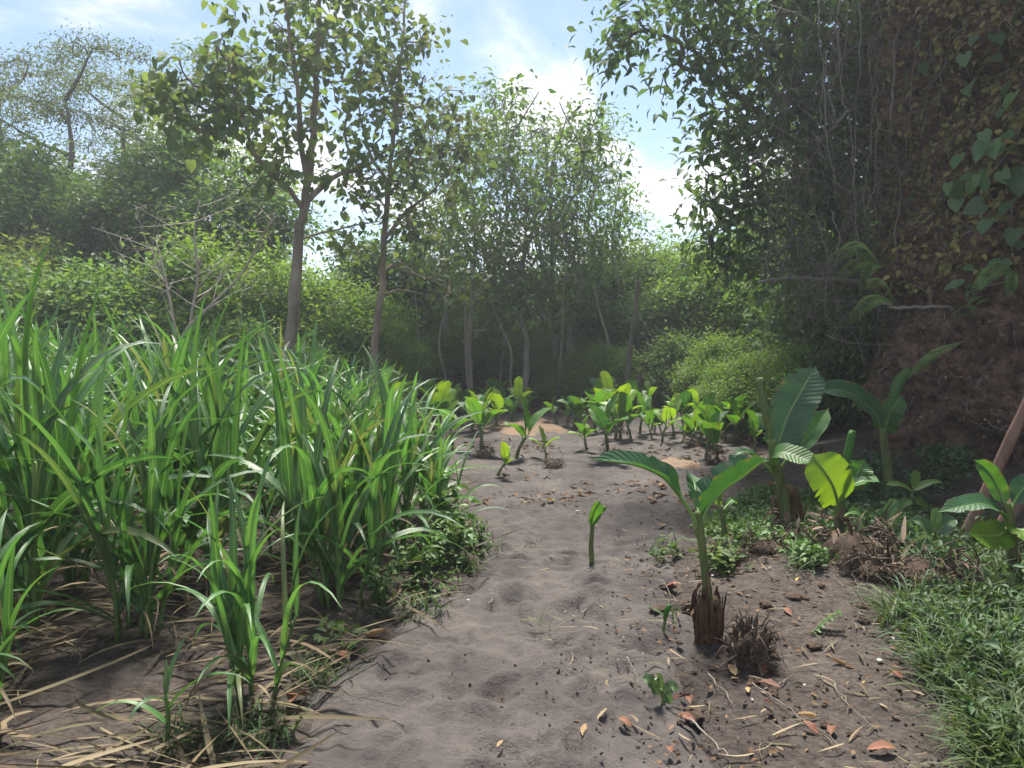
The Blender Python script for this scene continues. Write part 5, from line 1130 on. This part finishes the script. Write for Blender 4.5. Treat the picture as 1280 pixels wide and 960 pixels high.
# ------------------------------------------------------------------ fallen leaves, twigs, bits
def dead_leaf(seed, mat):
    r = np.random.default_rng(seed); n = 9; s = np.linspace(0, 1, n); p = np.stack([.02 * np.sin(s * 3), s - .5, .10 * np.sin(s * 3.1 + seed) * (.6 + r.random())], -1)
    T = nrm(np.gradient(p, axis=0)); S = nrm(np.cross(T, [0.2 * r.normal(), 0, 1])); N = np.cross(S, T)
    g = Geo(); strip(g, p[None], S[None], N[None], (.27 * np.sin(np.clip(s, .02, .98) * pi) ** .75)[None], .35 + .5 * r.random(), 6, .12, seed)
    gs = Geo(); tube(gs, np.stack([0 * s[:4], -.5 - s[:4] * .5, .02 + 0 * s[:4]], -1), .012, 4)
    return [('blade', g.mesh('dead_leaf', mat)), ('leafstalk', gs.mesh('dead_leaf_stalk', M['root']))]
DL = [dead_leaf(i, M['fallen']) for i in range(3)] + [dead_leaf(4, M['fallen_pale']), dead_leaf(5, M['fallen_yellow'])]
fl = [(915, 845, 3, .125, 'large pale tan fallen leaf in front of the frayed stump'), (962, 843, 0, .10, 'curled brown leaf against the frayed stump foot'), (961, 862, 1, .11, 'rust-brown fallen leaf below the frayed stump'), (862, 882, 0, .075, 'curled brown leaf beside the dark seedling'), (846, 880, 2, .06, 'small brown leaf tucked by the seedling'), (858, 906, 1, .09, 'brown curled leaf below the seedling'),
      (730, 922, 3, .085, 'pale crumpled leaf of a pair on the near sand'), (715, 916, 2, .07, 'upright brown leaf of the pair on the near sand'), (781, 911, 0, .075, 'reddish-brown leaf alone on the near sand'), (625, 942, 3, .06, 'small tan leaf alone in the middle of the near path'), (1010, 899, 3, .10, 'pale yellowish leaf beside a long twig'), (1013, 915, 1, .085, 'orange leaf next to the pale yellowish one'),
      (1040, 918, 0, .08, 'narrow orange leaf along the twig'), (1102, 940, 1, .12, 'large reddish leaf near the corner of the short grass'), (688, 628, 4, .13, 'yellow leaf on the sand beyond the lone sucker'), (826, 660, 3, .2, 'large crumpled tan leaf beside the ground cover'), (841, 745, 1, .13, 'orange-brown leaf lying flat beside the sheathed stump'), (984, 783, 1, .08, 'orange leaf on dark soil behind the frayed stump'),
      (997, 752, 4, .06, 'small yellow leaf among the stumps'), (1050, 836, 3, .10, 'curled pale leaf between stumps and short grass'), (1122, 852, 1, .07, 'orange leaf at the fringe of the short grass'), (1195, 773, 0, .09, 'rust leaf lying on the short grass'), (1218, 722, 1, .09, 'brown leaf behind the broad stump'), (838, 952, 0, .06, 'small rust leaf on the near dirt'), (1080, 860, 4, .03, 'tiny yellow leaf on the bare dirt'),
      (425, 826, 1, .14, 'rusty leaf at the path edge under the grass'), (372, 880, 0, .16, 'reddish dried leaf by the straw at the path edge'), (470, 798, 3, .15, 'pale dried leaf at the path edge'), (960, 885, 2, .05, 'dark curled scrap of leaf on the dirt'), (935, 870, 3, .07, 'greyish crumpled leaf on the dirt')]
for i, (px, py, k, s, lb) in enumerate(fl):
    b, d = fix(px, py); spawn('fallen_leaf', DL[k], b + [0, 0, .022], i * 2.05, s * .85, lb, 'fallen leaf', 'fallen leaves', (random.uniform(-.25, .25), random.uniform(-.3, .3)))
tw = [([(885, 850), (905, 872), (918, 890)], .006, 'pale bent twig in front of the frayed stump'), ([(940, 862), (985, 890), (1060, 945)], .006, 'long thin twig crossing the dirt to the corner'), ([(862, 905), (890, 935), (915, 960)], .010, 'pale dry stalk on the near dirt'), ([(1040, 860), (1070, 895), (1110, 925)], .005, 'thin twig on the bare dirt by the short grass'), ([(784, 832), (793, 850), (797, 862)], .004, 'short dark twig on the near sand'),
      ([(610, 765), (617, 757), (616, 745)], .008, 'small forked twig on the sand at the bend'), ([(828, 738), (845, 765), (862, 772)], .005, 'thin grey twig leaning on the brown stump'), ([(955, 868), (975, 858), (990, 850)], .008, 'dark stick beside the rust-brown leaf'), ([(625, 640), (633, 632), (640, 622)], .008, 'pale twig near the weeds at the path bend'), ([(1060, 735), (1070, 755), (1078, 772)], .005, 'pale root end lying on the soil under the mound')]
for i, (pts, rr, lb) in enumerate(tw):
    P = np.array([[*GP(*p), 0] for p in pts]); P[:, 2] = H(P[:, 0], P[:, 1]) + .022; b = P[0].copy(); g = Geo(); tube(g, bez(P - b, 14) + np.random.default_rng(i).normal(0, .004, (14, 3)), np.linspace(rr * .55, rr * .25, 14), 5)
    single('twig', g.mesh('twig', M['vine']), b, label=lb, cat='twig')
r = np.random.default_rng(40); WB = [clod(8, .02), clod(9, .016)]
for m_ in WB: m_.materials.clear(); m_.materials.append(M['white'])
for i, (px, py) in enumerate([(678, 612), (672, 655), (655, 642), (700, 600), (612, 745), (722, 640), (640, 660), (890, 735), (1115, 812), (1100, 835), (690, 575), (705, 590), (585, 758), (1005, 860), (940, 880)]):
    b, d = fix(px, py); single('pebble', WB[i % 2], b + [0, 0, .015], i, .35 + .5 * r.random(), 'tiny whitish pebble lying on the sand or dirt', 'pebble', 'whitish pebbles')

# ------------------------------------------------------------------ haze volume added to imitate veiling lens glare
hm, hnt, hout = newmat('glare_haze'); hv = hnt.nodes.new('ShaderNodeVolumePrincipled')
hv.inputs['Color'].default_value = (.86, .91, 1, 1); hv.inputs['Density'].default_value = .0021; hv.inputs['Anisotropy'].default_value = .35
hnt.links.new(hv.outputs[0], hout.inputs['Volume'])
g = Geo(); x0, x1, y0, y1, z0, z1 = -402, 402, -62, 902, -2., 17.
g.add([(x0, y0, z0), (x1, y0, z0), (x1, y1, z0), (x0, y1, z0), (x0, y0, z1), (x1, y0, z1), (x1, y1, z1), (x0, y1, z1)],
      [(0, 3, 2, 1), (4, 5, 6, 7), (0, 1, 5, 4), (1, 2, 6, 5), (2, 3, 7, 6), (3, 0, 4, 7)])
tag(link('glare_haze', g.mesh('glare_haze', hm, False)), kind='stuff')

# ------------------------------------------------------------------ light, sky
SUN_EL, SUN_AZ = R(62), R(4)          # azimuth from +Y towards +X
sun = bpy.data.lights.new('sun', 'SUN'); sun.energy = 4.1; sun.angle = R(11); sun.color = (1, .95, .87)
so = link('sun', sun); so.rotation_euler = (pi / 2 - SUN_EL, 0, pi - SUN_AZ)
wd = bpy.data.worlds.new('World'); sc.world = wd; wd.use_nodes = True
nt = wd.node_tree; nt.nodes.clear(); L = nt.links.new
out = nt.nodes.new('ShaderNodeOutputWorld')
sky = nt.nodes.new('ShaderNodeTexSky'); sky.sky_type = 'NISHITA'; sky.sun_disc = False; sky.sun_elevation = SUN_EL; sky.sun_rotation = SUN_AZ
sky.dust_density = .4; sky.ozone_density = 1.6
bg = nd(nt, 'ShaderNodeBackground', Strength=.058); L(sky.outputs[0], bg.inputs[0])
tc = nd(nt, 'ShaderNodeTexCoord'); sx = nd(nt, 'ShaderNodeSeparateXYZ'); L(tc.outputs['Generated'], sx.inputs[0])
zz = nd(nt, 'ShaderNodeMath', operation='ADD'); L(sx.outputs[2], zz.inputs[0]); zz.inputs[1].default_value = .22
zm = nd(nt, 'ShaderNodeMath', operation='MAXIMUM'); L(zz.outputs[0], zm.inputs[0]); zm.inputs[1].default_value = .05
dx = nd(nt, 'ShaderNodeMath', operation='DIVIDE'); L(sx.outputs[0], dx.inputs[0]); L(zm.outputs[0], dx.inputs[1])
dy = nd(nt, 'ShaderNodeMath', operation='DIVIDE'); L(sx.outputs[1], dy.inputs[0]); L(zm.outputs[0], dy.inputs[1])
cb = nd(nt, 'ShaderNodeCombineXYZ'); L(dx.outputs[0], cb.inputs[0]); L(dy.outputs[0], cb.inputs[1]); cb.inputs[2].default_value = 3.3
no = nd(nt, 'ShaderNodeTexNoise', Scale=1.55, Detail=9.0, Roughness=.56, Distortion=.35); L(cb.outputs[0], no.inputs['Vector'])
cf = ramp(nt, no.outputs[0], [(.45, (0, 0, 0)), (.51, (.25, .25, .25)), (.59, (1, 1, 1))])
bc = nd(nt, 'ShaderNodeBackground', Strength=.44); 
cc = ramp(nt, no.outputs[0], [(.42, (.56, .65, .97)), (.58, (.95, .96, 1.0)), (.75, (.80, .83, .95))]); L(cc, bc.inputs[0])
mx = nd(nt, 'ShaderNodeMixShader'); L(cf, mx.inputs[0]); L(bg.outputs[0], mx.inputs[1]); L(bc.outputs[0], mx.inputs[2]); L(mx.outputs[0], out.inputs[0])

vs = sc.view_settings; vs.view_transform = 'Standard'; vs.look = 'None'; vs.gamma = 1; vs.use_curve_mapping = False; vs.exposure = 1.6
sc.render.engine = 'CYCLES'
cy = sc.cycles; cy.max_bounces = 10; cy.diffuse_bounces = 8; cy.glossy_bounces = 2; cy.transmission_bounces = 8; cy.transparent_max_bounces = 4; cy.volume_bounces = 1
cy.use_denoising = True; cy.use_adaptive_sampling = True; cy.adaptive_threshold = .02
cy.sample_clamp_indirect = 4
